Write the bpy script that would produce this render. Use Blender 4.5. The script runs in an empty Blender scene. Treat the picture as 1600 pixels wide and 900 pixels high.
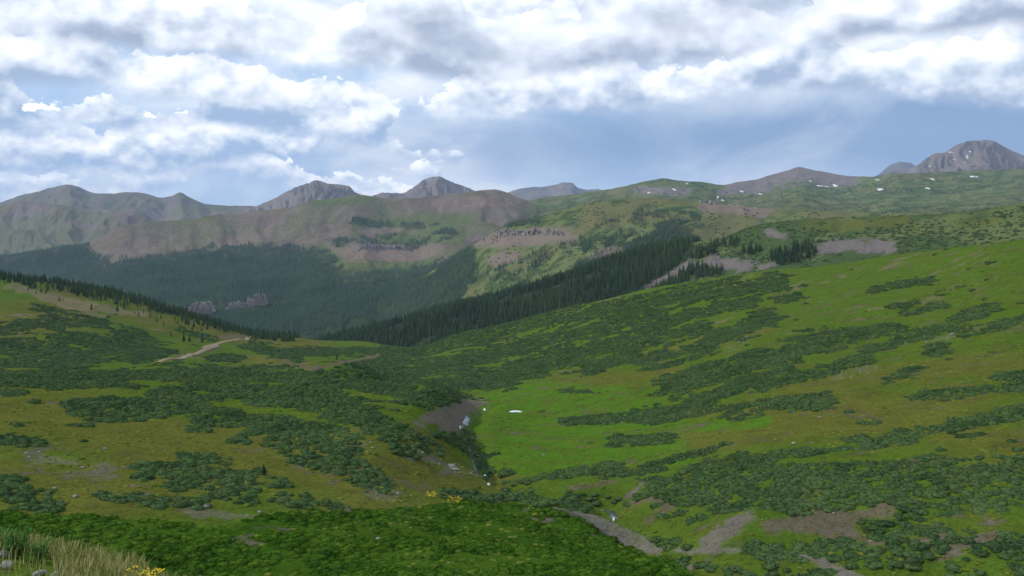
import bpy, bmesh, math, random
import numpy as np
from mathutils import Vector

# ------------------------------------------------------------------ camera, world, sun, exposure
scene = bpy.context.scene
F = 1331.0                 # focal length in pixels of the 1600 px wide photograph
HY = 340.0                 # eye level row of the photograph
CX = 800.0
cam_d = bpy.data.cameras.new('camera')
cam_d.sensor_width = 36.0
cam_d.lens = 36.0 * F / 1600.0
cam_d.shift_y = -(450.0 - HY) / 1600.0
cam_d.clip_start = 0.1
cam_d.clip_end = 60000.0
cam = bpy.data.objects.new('camera', cam_d)
cam.location = (0, 0, 0)
cam.rotation_euler = (math.radians(90), 0, 0)
scene.collection.objects.link(cam)
scene.camera = cam
scene.view_settings.view_transform = 'Standard'
scene.view_settings.look = 'None'
scene.view_settings.exposure = 0.0
scene.view_settings.gamma = 1.0
scene.cycles.max_bounces = 5
scene.cycles.diffuse_bounces = 2
scene.cycles.volume_bounces = 0
scene.cycles.use_denoising = True
HAZE = 3.3e-5

SUN_DIR = Vector((-0.79, 0.14, 0.59)).normalized()     # towards the sun
sun_d = bpy.data.lights.new('sun', 'SUN')
sun_d.energy = 3.3
sun_d.angle = math.radians(2)
sun_d.color = (1.0, 0.95, 0.87)
sun = bpy.data.objects.new('sun', sun_d)
sun.rotation_euler = SUN_DIR.to_track_quat('Z', 'Y').to_euler()
scene.collection.objects.link(sun)

world = bpy.data.worlds.new('World')
scene.world = world
world.use_nodes = True
wt = world.node_tree
wt.nodes.clear()


class NT:
    """small helper to write node trees"""
    def __init__(s, nt):
        s.nt = nt

    def n(s, kind, **kw):
        x = s.nt.nodes.new(kind)
        for k, v in kw.items():
            setattr(x, k, v)
        return x

    def set(s, node, key, val):
        sock = node.inputs[key]
        if hasattr(val, 'is_output') or isinstance(val, bpy.types.NodeSocket):
            s.nt.links.new(val, sock)
        else:
            sock.default_value = val

    def math(s, op, a, b=0.0, c=0.0, clamp=False):
        m = s.n('ShaderNodeMath', operation=op, use_clamp=clamp)
        s.set(m, 0, a); s.set(m, 1, b); s.set(m, 2, c)
        return m.outputs[0]

    def vmath(s, op, a, b=(0, 0, 0)):
        m = s.n('ShaderNodeVectorMath', operation=op)
        s.set(m, 0, a); s.set(m, 1, b)
        return m.outputs[0]

    def mix(s, f, a, b, mode='MIX'):
        m = s.n('ShaderNodeMix', data_type='RGBA', blend_type=mode)
        s.set(m, 0, f); s.set(m, 6, a); s.set(m, 7, b)
        return m.outputs[2]

    def noise(s, vec, scale, detail=4.0, rough=0.55, dist=0.0, kind='FBM'):
        m = s.n('ShaderNodeTexNoise', noise_dimensions='3D', noise_type=kind)
        s.set(m, 'Vector', vec); s.set(m, 'Scale', scale); s.set(m, 'Detail', detail)
        s.set(m, 'Roughness', rough); s.set(m, 'Distortion', dist)
        return m.outputs['Fac']

    def ramp(s, f, stops, interp='LINEAR'):
        m = s.n('ShaderNodeValToRGB')
        m.color_ramp.interpolation = interp
        e = m.color_ramp.elements
        while len(e) > 1:
            e.remove(e[-1])
        e[0].position = stops[0][0]; e[0].color = tuple(stops[0][1]) + (1,)
        for p, c in stops[1:]:
            x = e.new(p); x.color = tuple(c) + (1,)
        s.set(m, 0, f)
        return m.outputs[0]

    def maprange(s, v, a, b, c=0.0, d=1.0, smooth=False):
        m = s.n('ShaderNodeMapRange', interpolation_type='SMOOTHSTEP' if smooth else 'LINEAR')
        s.set(m, 0, v); s.set(m, 1, a); s.set(m, 2, b); s.set(m, 3, c); s.set(m, 4, d)
        return m.outputs[0]


def build_sky():
    t = NT(wt)
    out = t.n('ShaderNodeOutputWorld')
    bg = t.n('ShaderNodeBackground')
    bg.inputs['Strength'].default_value = 0.1
    wt.links.new(bg.outputs[0], out.inputs[0])
    sky = t.n('ShaderNodeTexSky', sky_type='NISHITA')
    sky.sun_disc = False
    sky.sun_elevation = math.asin(SUN_DIR.z)
    sky.sun_rotation = math.atan2(SUN_DIR.x, SUN_DIR.y)
    sky.altitude = 3600
    tc = t.n('ShaderNodeTexCoord')
    sep = t.n('ShaderNodeSeparateXYZ'); wt.links.new(tc.outputs['Generated'], sep.inputs[0])
    dx, dy, dz = sep.outputs
    z = t.math('MAXIMUM', dz, 0.0)
    hor = t.math('SQRT', t.math('MAXIMUM', t.math('SUBTRACT', 1.0, t.math('MULTIPLY', dz, dz)), 0.0001))
    el = t.math('DIVIDE', z, hor)                      # tangent of the elevation
    hx = t.math('DIVIDE', dx, hor); hy = t.math('DIVIDE', dy, hor)

    def gauss(mx, my, mw, mh, sc=0.45):
        vx, vz = (mx - CX) / F, (HY - my) / F
        ln = math.sqrt(1 + vx * vx)
        a = t.math('MULTIPLY_ADD', hx, F / mw, -vx / ln * F / mw)
        b = t.math('MULTIPLY_ADD', el, F / mh, -vz / ln * F / mh)
        return t.math('POWER', sc, t.math('ADD', t.math('MULTIPLY', a, a), t.math('MULTIPLY', b, b)))

    def coords(off, flat):
        c = t.n('ShaderNodeCombineXYZ')
        t.set(c, 0, t.math('ADD', hx, off)); t.set(c, 1, hy); t.set(c, 2, t.math('MULTIPLY_ADD', el, flat, off * 1.7))
        return c.outputs[0]

    # open air behind the clouds: Nishita blue whitened by high thin cloud, rain curtain low on the right
    thin = t.noise(coords(3.1, 2.0), 4.2, 7.0, 0.58, 0.5)
    pale = t.ramp(thin, [(0.30, (4.2, 6.4, 9.8)), (0.42, (5.6, 7.4, 10.0)), (0.52, (8.6, 9.8, 11.4)), (0.62, (12.0, 12.3, 12.8))])
    air = t.mix(0.9, sky.outputs[0], pale)
    rain = t.math('ADD', gauss(1120, 215, 330, 66), t.math('ADD', gauss(1560, 195, 200, 60), t.math('MULTIPLY', gauss(700, 235, 240, 40), 0.5)))
    rain = t.math('MULTIPLY', rain, t.maprange(thin, 0.35, 0.65, 1.0, 0.62))
    air = t.mix(t.math('MINIMUM', rain, 0.94), air, (2.4, 3.8, 6.2, 1))
    wave = t.noise(coords(7.7, 0.2), 2.6, 2.0, 0.5)

    def row(col, bot, H, freq, cov, off, dark, amp=4.2, places=(), soft=0.10, rel=1.9, up=0.22):
        """one bank of cumulus: flat grey base at row `bot` of the photograph, white billows up to H px above it"""
        vec = coords(off, 1.35)
        n = t.noise(vec, freq * 1.5, 6.0, 0.60, 0.0)
        lo = t.noise(coords(off + 0.9, 0.3), freq * 0.38, 1.0, 0.5)
        b0 = (HY - bot) / F; h = H / F
        tt = t.math('MULTIPLY_ADD', t.math('MULTIPLY_ADD', lo, 0.09, t.math('MULTIPLY_ADD', wave, 0.07, el)), 1.0 / h, -(b0 + 0.08) / h)                       # 0 at the base, 1 at the usual top
        d = t.math('MULTIPLY_ADD', t.math('SUBTRACT', n, 0.5), amp, cov)
        d = t.math('MULTIPLY_ADD', t.math('SUBTRACT', lo, 0.5), 1.6, d)
        for (g, wgt) in places:
            d = t.math('MULTIPLY_ADD', g, wgt, d)
        d = t.math('SUBTRACT', d, t.math('MULTIPLY', t.math('MAXIMUM', tt, 0.0), 0.95))
        base = t.maprange(t.math('MULTIPLY_ADD', t.math('SUBTRACT', n, 0.5), 0.7, tt), -0.16, 0.10, 0.0, 1.0, True)
        alpha = t.math('MULTIPLY', t.maprange(d, 0.0, soft, 0.0, 1.0, True), base)
        # light: white where the sun reaches the tops and edges, grey towards the thick base
        n2 = t.noise(t.vmath('ADD', vec, (-0.03 / freq, 0.0, 0.11 / freq)), freq * 1.5, 4.0, 0.60, 0.0)
        b = t.math('MULTIPLY_ADD', tt, 0.50, 0.10)
        b = t.math('MULTIPLY_ADD', t.math('SUBTRACT', n, n2), rel * 2.2, b)
        b = t.math('MULTIPLY_ADD', d, -0.20, t.math('ADD', b, up))
        c = t.ramp(b, [(0.0, dark), (0.22, tuple(0.55 * x + 0.45 * y for x, y in zip(dark, (9.0, 9.8, 11.0)))), (0.45, (9.0, 9.8, 11.0)), (0.68, (11.6, 12.0, 12.6)), (1.0, (15.0, 15.0, 15.0))])
        return t.mix(alpha, col, c)

    c = air
    c = row(c, 318, 50, 9.0, 0.85, 0.0, (5.2, 6.8, 9.4), places=[(gauss(370, 275, 90, 60), 0.9), (gauss(745, 290, 50, 30), 0.8), (gauss(1230, 265, 380, 80), -4.0), (gauss(610, 270, 90, 40), 0.5)])
    c = row(c, 262, 75, 7.0, 0.75, 5.3, (4.2, 5.8, 8.4), places=[(gauss(380, 235, 70, 40), 0.7), (gauss(650, 230, 90, 30), 0.5), (gauss(880, 250, 70, 30), 0.8), (gauss(1220, 235, 400, 70), -4.0), (gauss(120, 225, 170, 40), 0.6)])
    c = row(c, 222, 85, 5.5, 0.55, 11.9, (4.0, 5.5, 7.9), places=[(gauss(520, 190, 220, 40), 0.6), (gauss(150, 200, 160, 40), 0.4), (gauss(1220, 200, 420, 60), -4.0)])
    c = row(c, 165, 105, 4.2, 0.55, 17.2, (4.2, 5.4, 7.4), up=0.27, places=[(gauss(1450, 120, 150, 45), 0.8), (gauss(900, 115, 160, 40), 0.5), (gauss(300, 120, 200, 40), 0.3)])
    c = row(c, 88, 120, 3.4, 0.55, 23.7, (4.2, 5.0, 6.6), up=0.30, places=[(gauss(985, 50, 150, 60), 0.8), (gauss(1510, 60, 160, 50), 0.8), (gauss(220, 40, 200, 40), 0.5)])
    c = row(c, 28, 420, 2.6, 0.12, 31.0, (4.5, 5.3, 6.8), up=0.34, places=[(gauss(640, 0, 130, 40), 0.4), (gauss(1310, 0, 120, 40), 0.4), (gauss(520, 5, 50, 30), -1.0), (gauss(755, 5, 50, 30), -1.2)])
    wt.links.new(c, bg.inputs['Color'])
    world.cycles.sampling_method = 'MANUAL'
    world.cycles.sample_map_resolution = 256


build_sky()

# ------------------------------------------------------------------ numeric helpers
rng = np.random.default_rng(7)
random.seed(7)


def _hash(ix, iy, seed):
    h = (ix.astype(np.int64) * 374761393 + iy.astype(np.int64) * 668265263 + seed * 974711) & 0x7fffffff
    h = ((h ^ (h >> 13)) * 1274126177) & 0x7fffffff
    h = h ^ (h >> 16)
    return (h & 0xffff) / 65535.0


def vnoise(x, y, seed=0):
    ix, iy = np.floor(x), np.floor(y)
    fx, fy = x - ix, y - iy
    ix = ix.astype(np.int64); iy = iy.astype(np.int64)
    fx = fx * fx * fx * (fx * (fx * 6 - 15) + 10); fy = fy * fy * fy * (fy * (fy * 6 - 15) + 10)
    a = _hash(ix, iy, seed); b = _hash(ix + 1, iy, seed)
    c = _hash(ix, iy + 1, seed); e = _hash(ix + 1, iy + 1, seed)
    return (a + (b - a) * fx) * (1 - fy) + (c + (e - c) * fx) * fy      # 0..1


def fbm(x, y, oct=4, seed=0, gain=0.5):
    s = 0; a = 1.0; tot = 0
    c, sn = math.cos(0.6), math.sin(0.6)
    for i in range(oct):
        s = s + a * vnoise(x, y, seed + i * 17); tot += a
        x, y = (x * c - y * sn) * 2.03 + 3.1, (x * sn + y * c) * 2.03 + 1.7
        a *= gain
    return s / tot


def fbs(x, y, oct=4, seed=0):
    return np.clip((fbm(x, y, oct, seed) - 0.5) * 2.1 + 0.5, 0, 1)


def ridged(x, y, oct=4, seed=0, gain=0.55):
    s = 0; a = 1.0; tot = 0
    for i in range(oct):
        s = s + a * (1 - np.abs(2 * vnoise(x, y, seed + i * 31) - 1)); tot += a
        x, y = x * 2.07 + 5.3, y * 2.07 + 2.9
        a *= gain
    return s / tot


def pchip(x, y, xq):
    x = np.asarray(x, float); y = np.asarray(y, float)
    h = np.diff(x); dl = np.diff(y) / h
    m = np.zeros_like(y)
    w1 = 2 * h[1:] + h[:-1]; w2 = h[1:] + 2 * h[:-1]
    ok = dl[1:] * dl[:-1] > 0
    den = np.where(ok, w1 / np.where(ok, dl[:-1], 1) + w2 / np.where(ok, dl[1:], 1), 1)
    m[1:-1] = np.where(ok, (w1 + w2) / den, 0)
    m[0] = dl[0]; m[-1] = dl[-1]
    xq = np.clip(xq, x[0], x[-1])
    i = np.clip(np.searchsorted(x, xq, 'right') - 1, 0, len(h) - 1)
    tt = (xq - x[i]) / h[i]
    return ((1 + 2 * tt) * (1 - tt) ** 2 * y[i] + tt * (1 - tt) ** 2 * h[i] * m[i]
            + tt * tt * (3 - 2 * tt) * y[i + 1] + tt * tt * (tt - 1) * h[i] * m[i + 1])


def sstep(a, b, x):
    t = np.clip((x - a) / (b - a), 0, 1)
    return t * t * (3 - 2 * t)


def strokes(px, py, lst, soft=1.0):
    """coverage 0..1+ of rounded strokes [(x,y)...], half width, squash"""
    m = np.zeros_like(px)
    for pts, w in lst:
        for (x0, y0), (x1, y1) in zip(pts[:-1], pts[1:]):
            dx, dy = x1 - x0, y1 - y0
            L = dx * dx + dy * dy + 1e-6
            t = np.clip(((px - x0) * dx + (py - y0) * dy) / L, 0, 1)
            # across the stroke only the vertical distance is squeezed: the ground is seen aslant
            ex, ey = px - (x0 + t * dx), py - (y0 + t * dy)
            dd = np.sqrt((ex * 0.55) ** 2 + ey ** 2)
            m = np.maximum(m, 1 - dd / (w * (1 + soft)))
    return np.clip(m * (1 + soft) , 0, 1 + soft)      # >=soft inside the core


def inpoly(px, py, poly):
    r = np.zeros(px.shape, bool)
    n = len(poly)
    for i in range(n):
        x0, y0 = poly[i]; x1, y1 = poly[(i + 1) % n]
        if y0 == y1:
            continue
        c = ((y0 > py) != (y1 > py)) & (px < (x1 - x0) * (py - y0) / (y1 - y0) + x0)
        r ^= c
    return r


# ------------------------------------------------------------------ scene helpers
def link(o, parent=None):
    scene.collection.objects.link(o)
    if parent is not None:
        o.parent = parent
    return o


def tag(o, label=None, cat=None, group=None, kind=None):
    if label: o['label'] = label
    if cat: o['category'] = cat
    if group: o['group'] = group
    if kind: o['kind'] = kind
    return o


def mesh_np(name, V, Fc, smooth=True):
    me = bpy.data.meshes.new(name)
    V = np.asarray(V, np.float32); Fc = np.asarray(Fc, np.int32)
    k = Fc.shape[1]
    me.vertices.add(len(V)); me.vertices.foreach_set('co', V.ravel())
    me.loops.add(Fc.size); me.loops.foreach_set('vertex_index', Fc.ravel())
    me.polygons.add(len(Fc))
    me.polygons.foreach_set('loop_start', np.arange(0, Fc.size, k, dtype=np.int32))
    me.polygons.foreach_set('loop_total', np.full(len(Fc), k, np.int32))
    if smooth:
        me.polygons.foreach_set('use_smooth', np.ones(len(Fc), bool))
    me.update(calc_edges=True)
    return me


def set_color(me, name, rgb):
    a = me.color_attributes.new(name, 'FLOAT_COLOR', 'POINT')
    c = np.ones((len(me.vertices), 4), np.float32)
    c[:, :3] = rgb
    a.data.foreach_set('color', c.ravel())


def mat(name):
    m = bpy.data.materials.new(name); m.use_nodes = True
    t = NT(m.node_tree)
    b = m.node_tree.nodes['Principled BSDF']
    b.inputs['Roughness'].default_value = 0.9
    b.inputs['Specular IOR Level'].default_value = 0.0
    return m, t, b


def ground_material(name, s1, s2, bump, contrast=0.7):
    """ground whose own colour (grass, soil, rock) is kept per vertex; noise breaks it up; s1, s2 in metres"""
    m, t, b = mat(name)
    geo = t.n('ShaderNodeNewGeometry')
    col = t.n('ShaderNodeVertexColor', layer_name='albedo').outputs[0]
    n1 = t.noise(geo.outputs['Position'], 1.0 / s1, 5.0, 0.65)
    n2 = t.noise(geo.outputs['Position'], 1.0 / s2, 4.0, 0.6, 0.5)
    f = t.math('ADD', t.math('MULTIPLY', n1, contrast * 1.5), t.math('MULTIPLY', n2, contrast * 0.9))
    f = t.math('ADD', f, 1.0 - contrast * 1.2)
    sp = t.maprange(t.noise(geo.outputs['Position'], 2.2 / s1, 3.0, 0.7), 0.54, 0.66, 0.0, 0.5)
    f = t.math('MULTIPLY', f, t.math('SUBTRACT', 1.0, sp))
    c = t.mix(1.0, col, t.n('ShaderNodeCombineColor').outputs[0], 'MULTIPLY')
    comb = [x for x in m.node_tree.nodes if x.bl_idname == 'ShaderNodeCombineColor'][0]
    t.set(comb, 0, f); t.set(comb, 1, f); t.set(comb, 2, f)
    m.node_tree.links.new(c, b.inputs['Base Color'])
    bp = t.n('ShaderNodeBump'); bp.inputs['Strength'].default_value = 0.8
    bp.inputs['Distance'].default_value = bump
    m.node_tree.links.new(n1, bp.inputs['Height'])
    m.node_tree.links.new(bp.outputs[0], b.inputs['Normal'])
    return m


# ------------------------------------------------------------------ terrain sheets
class Sheet:
    """a height field lofted through depth curves: columns follow u = X / Y, rows follow depth Y"""
    def __init__(s, cols, nu, rows, u0=-0.78, u1=0.78):
        s.u = np.linspace(u0, u1, nu)
        s.Y = np.asarray(rows, float)
        s.lY = np.log(s.Y)
        pxs = np.array(sorted(cols))
        K = len(cols[pxs[0]])
        tab = np.array([cols[p] for p in pxs], float)     # px, K, (py, Y)
        q = CX + s.u * F
        py = np.stack([pchip(pxs, tab[:, k, 0], q) for k in range(K)], 1)
        ly = np.stack([pchip(pxs, np.log(tab[:, k, 1]), q) for k in range(K)], 1)
        s.py = np.stack([pchip(ly[i], py[i], s.lY) for i in range(nu)], 0)     # nu, rows
        s.knots = ly
        s.U, s.YY = np.meshgrid(s.u, s.Y, indexing='ij')
        s.X = s.U * s.YY
        s.Z = -(s.py - HY) / F * s.YY

    def refresh(s):
        s.py = HY - s.Z / s.YY * F
        s.hor = np.minimum.accumulate(s.py, axis=1)

    def sample(s, A, x, y):
        u = np.clip((x / y - s.u[0]) / (s.u[1] - s.u[0]), 0, len(s.u) - 1.001)
        l = np.clip(np.interp(np.log(y), s.lY, np.arange(len(s.lY))), 0, len(s.lY) - 1.001)
        i, j = u.astype(int), l.astype(int)
        fu, fl = u - i, l - j
        return (A[i, j] * (1 - fu) * (1 - fl) + A[i + 1, j] * fu * (1 - fl)
                + A[i, j + 1] * (1 - fu) * fl + A[i + 1, j + 1] * fu * fl)

    def z(s, x, y):
        return s.sample(s.Z, np.asarray(x, float), np.asarray(y, float))

    def hit(s, px, py):
        """first point of the surface seen at a pixel of the photograph"""
        i = int(np.clip(round(((px - CX) / F - s.u[0]) / (s.u[1] - s.u[0])), 0, len(s.u) - 1))
        row = s.py[i]
        start = np.searchsorted(s.Y, 60) if s.Y[0] < 60 else 0
        for j in range(start, len(row) - 1):
            if row[j] >= py >= row[j + 1]:
                t = (row[j] - py) / max(row[j] - row[j + 1], 1e-6)
                Y = s.Y[j] + t * (s.Y[j + 1] - s.Y[j])
                return np.array([(px - CX) / F * Y, Y, HY_z(py, Y)])
        j = start + int(np.argmin(np.abs(row[start:] - py)))
        return np.array([(px - CX) / F * s.Y[j], s.Y[j], s.Z[i, j]])

    def build(s, name, material, albedo, label):
        nu, nr = s.X.shape
        V = np.stack([s.X, s.YY, s.Z], -1).reshape(-1, 3)
        idx = np.arange(nu * nr).reshape(nu, nr)
        Fc = np.stack([idx[:-1, :-1], idx[1:, :-1], idx[1:, 1:], idx[:-1, 1:]], -1).reshape(-1, 4)
        me = mesh_np(name, V, Fc)
        set_color(me, 'albedo', albedo.reshape(-1, 3))
        me.materials.append(material)
        o = bpy.data.objects.new(name, me); link(o)
        tag(o, label, None, None, 'structure')
        return o


def HY_z(py, Y):
    return -(py - HY) / F * Y


def world_of(px, py, Y):
    return np.array([(px - CX) / F * Y, Y, HY_z(py, Y)])


def mixc(a, b, m):
    return a + (np.asarray(b) - a) * np.clip(m, 0, 1)[..., None]


# ---- near valley: from the photographer's bank to the crests of the left hill and the right slope
N0 = [(1511, 2.5)]
def col(bank, rest, back):
    return N0 + [(bank, 9.0), (1060, 30.0), (935, 70.0)] + rest + back
near_cols = {
    -300: col(830, [(900, 78), (850, 86), (800, 98), (750, 110), (700, 126), (650, 152), (607, 205), (583, 290), (598, 360), (568, 430), (500, 620), (405, 900)], [(450, 1100), (620, 1500)]),
    0: col(858, [(900, 78), (850, 86), (800, 98), (750, 110), (700, 126), (650, 152), (605, 205), (582, 290), (596, 360), (573, 430), (510, 620), (433, 900)], [(480, 1100), (640, 1500)]),
    100: col(872, [(900, 80), (850, 88), (800, 100), (750, 113), (700, 131), (650, 160), (605, 215), (581, 300), (595, 365), (572, 435), (517, 630), (449, 915)], [(495, 1110), (650, 1500)]),
    200: col(892, [(900, 82), (850, 90), (800, 102), (750, 117), (700, 136), (650, 168), (605, 225), (580, 310), (592, 370), (571, 440), (525, 640), (467, 930)], [(515, 1130), (660, 1500)]),
    300: col(915, [(900, 84), (850, 92), (800, 104), (750, 120), (700, 141), (650, 175), (605, 238), (578, 322), (590, 385), (570, 460), (535, 670), (495, 955)], [(545, 1140), (680, 1500)]),
    400: col(915, [(900, 85), (850, 94), (800, 107), (750, 124), (700, 146), (650, 182), (605, 250), (577, 335), (588, 400), (571, 480), (545, 700), (520, 980)], [(570, 1150), (690, 1500)]),
    500: col(925, [(900, 85), (850, 95), (800, 110), (750, 127), (700, 148), (650, 182), (608, 245), (581, 345), (590, 430), (576, 510), (552, 720), (529, 990)], [(575, 1150), (700, 1500)]),
    560: col(930, [(900, 85), (850, 97), (800, 112), (750, 129), (700, 150), (650, 184), (614, 242), (588, 340), (593, 440), (578, 530), (555, 730), (533, 960)], [(578, 1120), (700, 1500)]),
    640: col(940, [(900, 85), (850, 99), (800, 117), (750, 140), (700, 166), (657, 203), (632, 250), (613, 310), (608, 415), (582, 545), (562, 680), (545, 810)], [(590, 980), (700, 1500)]),
    720: col(950, [(900, 85), (850, 101), (800, 125), (750, 160), (705, 204), (665, 258), (640, 312), (612, 390), (588, 475), (562, 585), (541, 690), (521, 790)], [(570, 960), (690, 1500)]),
    800: col(960, [(900, 85), (850, 104), (800, 133), (750, 176), (700, 228), (650, 300), (615, 380), (585, 480), (560, 570), (540, 650), (520, 730), (503, 800)], [(550, 960), (680, 1500)]),
    1000: col(975, [(900, 85), (850, 106), (800, 138), (750, 170), (700, 212), (650, 268), (600, 352), (560, 440), (525, 520), (500, 590), (475, 660), (455, 720)], [(500, 870), (640, 1450)]),
    1200: col(985, [(900, 80), (850, 102), (800, 120), (750, 137), (700, 165), (650, 205), (600, 260), (550, 340), (500, 440), (470, 510), (445, 575), (422, 640)], [(465, 780), (600, 1400)]),
    1400: col(995, [(900, 80), (850, 97), (800, 112), (750, 126), (700, 147), (650, 180), (600, 225), (550, 290), (500, 365), (460, 440), (425, 510), (396, 565)], [(440, 690), (580, 1300)]),
    1600: col(1000, [(900, 79), (850, 92), (800, 103), (750, 115), (700, 132), (650, 157), (600, 192), (550, 240), (500, 295), (455, 350), (410, 410), (376, 460)], [(420, 570), (560, 1200)]),
    1900: col(1000, [(900, 78), (850, 90), (800, 100), (750, 112), (700, 128), (650, 150), (600, 182), (545, 225), (490, 275), (440, 325), (385, 380), (340, 425)], [(385, 530), (540, 1200)]),
}
rows = np.concatenate([np.geomspace(2.5, 70, 60)[:-1], np.geomspace(70, 1000, 520)[:-1], np.geomspace(1000, 1500, 24)])
near = Sheet(near_cols, 780, rows, -1.02, 1.02)


def px_of(sh):
    return CX + sh.U * F, HY - sh.Z / sh.YY * F


def bump_path(sh, pts, width, height, sharp=1.0):
    """raise (or cut) the ground along a path of world points; width, height in metres"""
    best = np.full(sh.X.shape, 1e9)
    for a, b in zip(pts[:-1], pts[1:]):
        dx, dy = b[0] - a[0], b[1] - a[1]
        L = dx * dx + dy * dy + 1e-9
        t = np.clip(((sh.X - a[0]) * dx + (sh.YY - a[1]) * dy) / L, 0, 1)
        best = np.minimum(best, np.hypot(sh.X - a[0] - t * dx, sh.YY - a[1] - t * dy))
    sh.Z += height * np.exp(-(best / width) ** 2 * sharp)
    return best


def H(*pp):
    return [near.hit(x, y) for x, y in pp]


# small relief of the valley
amp = np.clip((near.YY - 40) / 60, 0, 1)
near.Z += amp * (1.6 * (fbm(near.X / 38, near.YY / 38, 3, 3) - 0.5) + 0.5 * (fbm(near.X / 9, near.YY / 9, 3, 9) - 0.5))
near.Z += amp * np.clip((near.YY - 120) / 300, 0, 1) * 7.0 * (fbm(near.X / 120, near.YY / 160, 3, 21) - 0.5)
lh = sstep(380, 480, near.YY) * sstep(520, 380, CX + near.U * F)
near.Z += lh * 9 * (ridged(near.X / 90 + near.YY / 300, near.YY / 190, 3, 40) - 0.6)
near.refresh()
# the gullies and bare banks of the lower right, the creek and its cut bank
creek_px = [(752, 634), (722, 664), (734, 692), (742, 712), (760, 745), (800, 757), (880, 772), (950, 768), (966, 786)]
creek_w = H(*creek_px)
bump_path(near, H((520, 588), (610, 604), (690, 634)), 17, 5.0)
bump_path(near, H((690, 640), (672, 690), (655, 730)), 13, 3.0)
near.refresh()
bump_path(near, creek_w, 5.0, -3.6)
gully = [near.hit(958, 815), near.hit(1010, 846), near.hit(1090, 868), near.hit(1200, 872), near.hit(1330, 880), near.hit(1450, 880)]
bump_path(near, gully, 8.0, -5.5)
mound1 = H((870, 806), (910, 815), (960, 832), (1020, 864))
bump_path(near, mound1, 4.5, 3.4)
mound2 = H((1060, 872), (1180, 876), (1260, 885), (1340, 905))
bump_path(near, mound2, 3.2, 2.2)
bump_path(near, H((1130, 820), (1170, 812)), 6, 1.0)
bump_path(near, H((1230, 835), (1360, 815)), 7, -2.0)
near.refresh()

npx, npy_ = px_of(near)
n1 = fbs(near.X / 30, near.YY / 30, 5, 51)
n2 = fbs(near.X / 7, near.YY / 7, 4, 61)
n3 = fbs(near.X / 2.2, near.YY / 2.2, 3, 71)
GREEN = np.array([0.062, 0.106, 0.013]); OLIVE = np.array([0.090, 0.098, 0.019]); VIVID = np.array([0.062, 0.130, 0.012])
DEEP = np.array([0.030, 0.072, 0.006]); SOIL = np.array([0.105, 0.085, 0.060]); GREY = np.array([0.185, 0.17, 0.145])
TAN = np.array([0.21, 0.17, 0.11])
alb = np.broadcast_to(GREEN, near.X.shape + (3,)).copy()
olive_m = strokes(npx, npy_, [([(0, 640), (200, 680), (420, 720), (600, 770)], 60), ([(0, 740), (300, 760)], 50), ([(1090, 680), (1300, 640), (1600, 690)], 40),
                              ([(1250, 600), (1600, 560)], 25), ([(880, 600), (1050, 580)], 14), ([(0, 520), (100, 480)], 30), ([(200, 490), (480, 540)], 14),
                              ([(380, 560), (480, 570)], 8), ([(1000, 560), (1200, 510)], 12), ([(640, 700), (740, 740)], 30)])
alb = mixc(alb, OLIVE, sstep(0.2, 1.3, olive_m * 0.8 + (n1 - 0.5) * 0.9 + (n2 - 0.5) * 0.3 - 0.35 * (npx > 850) * sstep(640, 520, npy_)))
vivid_m = strokes(npx, npy_, [([(640, 615), (850, 612), (960, 620)], 14), ([(760, 640), (950, 650)], 26), ([(780, 690), (1000, 690)], 30), ([(820, 725), (1070, 715)], 12),
                              ([(650, 605), (760, 590), (900, 545), (1010, 508)], 5), ([(900, 640), (1010, 640)], 20), ([(1190, 660), (1060, 665)], 8)])
alb = mixc(alb, VIVID, sstep(0.45, 1.2, vivid_m + (n1 - 0.5) * 0.7))
deep_poly = inpoly(npx, npy_, [(-300, 790), (0, 800), (100, 806), (230, 812), (330, 826), (420, 805), (520, 800), (640, 792), (720, 783), (850, 792), (940, 812), (1040, 868), (1100, 900), (1100, 1000), (-300, 1000)]) & (near.YY > 60)
alb = mixc(alb, DEEP, deep_poly * (0.55 + 0.6 * n2))
alb = mixc(alb, OLIVE * 0.9, 0.4 * sstep(0.58, 0.85, n2) * ~deep_poly)
alb = alb * (1 - 0.25 * sstep(0.62, 0.85, n3) * sstep(0.35, 0.7, n2))[..., None]
bare = strokes(npx, npy_, [([(672, 655), (738, 632)], 13), ([(700, 668), (715, 655)], 12)], 0.5)
bare_g = sstep(0.5, 0.8, bare + (n2 - 0.5) * 0.7 + (n3 - 0.5) * 0.4)
alb = mixc(alb, np.array([0.128, 0.110, 0.086]), bare_g)
scree = strokes(npx, npy_, [([(640, 705), (700, 730), (740, 742)], 7), ([(590, 765), (640, 790)], 12), ([(560, 690), (640, 715)], 5), ([(300, 800), (400, 806)], 7), ([(60, 715), (170, 735)], 14),
                            ([(1170, 528), (1140, 545)], 5), ([(1310, 590), (1360, 575)], 6), ([(1450, 535), (1490, 525)], 4)], 0.8)
alb = mixc(alb, GREY * 0.8, 0.4 * sstep(0.6, 1.1, scree * 0.55 + (n3 - 0.5) * 1.3 + (n2 - 0.5) * 0.6))
soil = strokes(npx, npy_, [([(1000, 760), (985, 775)], 12), ([(895, 763), (960, 753)], 6), ([(1210, 820), (1380, 800)], 16), ([(1300, 835), (1380, 850)], 8), ([(1480, 868), (1545, 838)], 9),
                           ([(1020, 780), (1045, 790)], 6), ([(480, 578), (590, 556)], 5), ([(270, 562), (330, 545)], 5), ([(440, 562), (480, 575)], 4), ([(350, 528), (400, 522)], 4)], 0.6)
alb = mixc(alb, SOIL, 0.85 * sstep(0.5, 1.0, soil * 0.9 + (n2 - 0.5) * 1.2 + (n3 - 0.5) * 0.6))
tan = strokes(npx, npy_, [([(20, 448), (130, 478), (220, 492)], 6), ([(60, 465), (160, 495)], 4)], 0.8)
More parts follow.
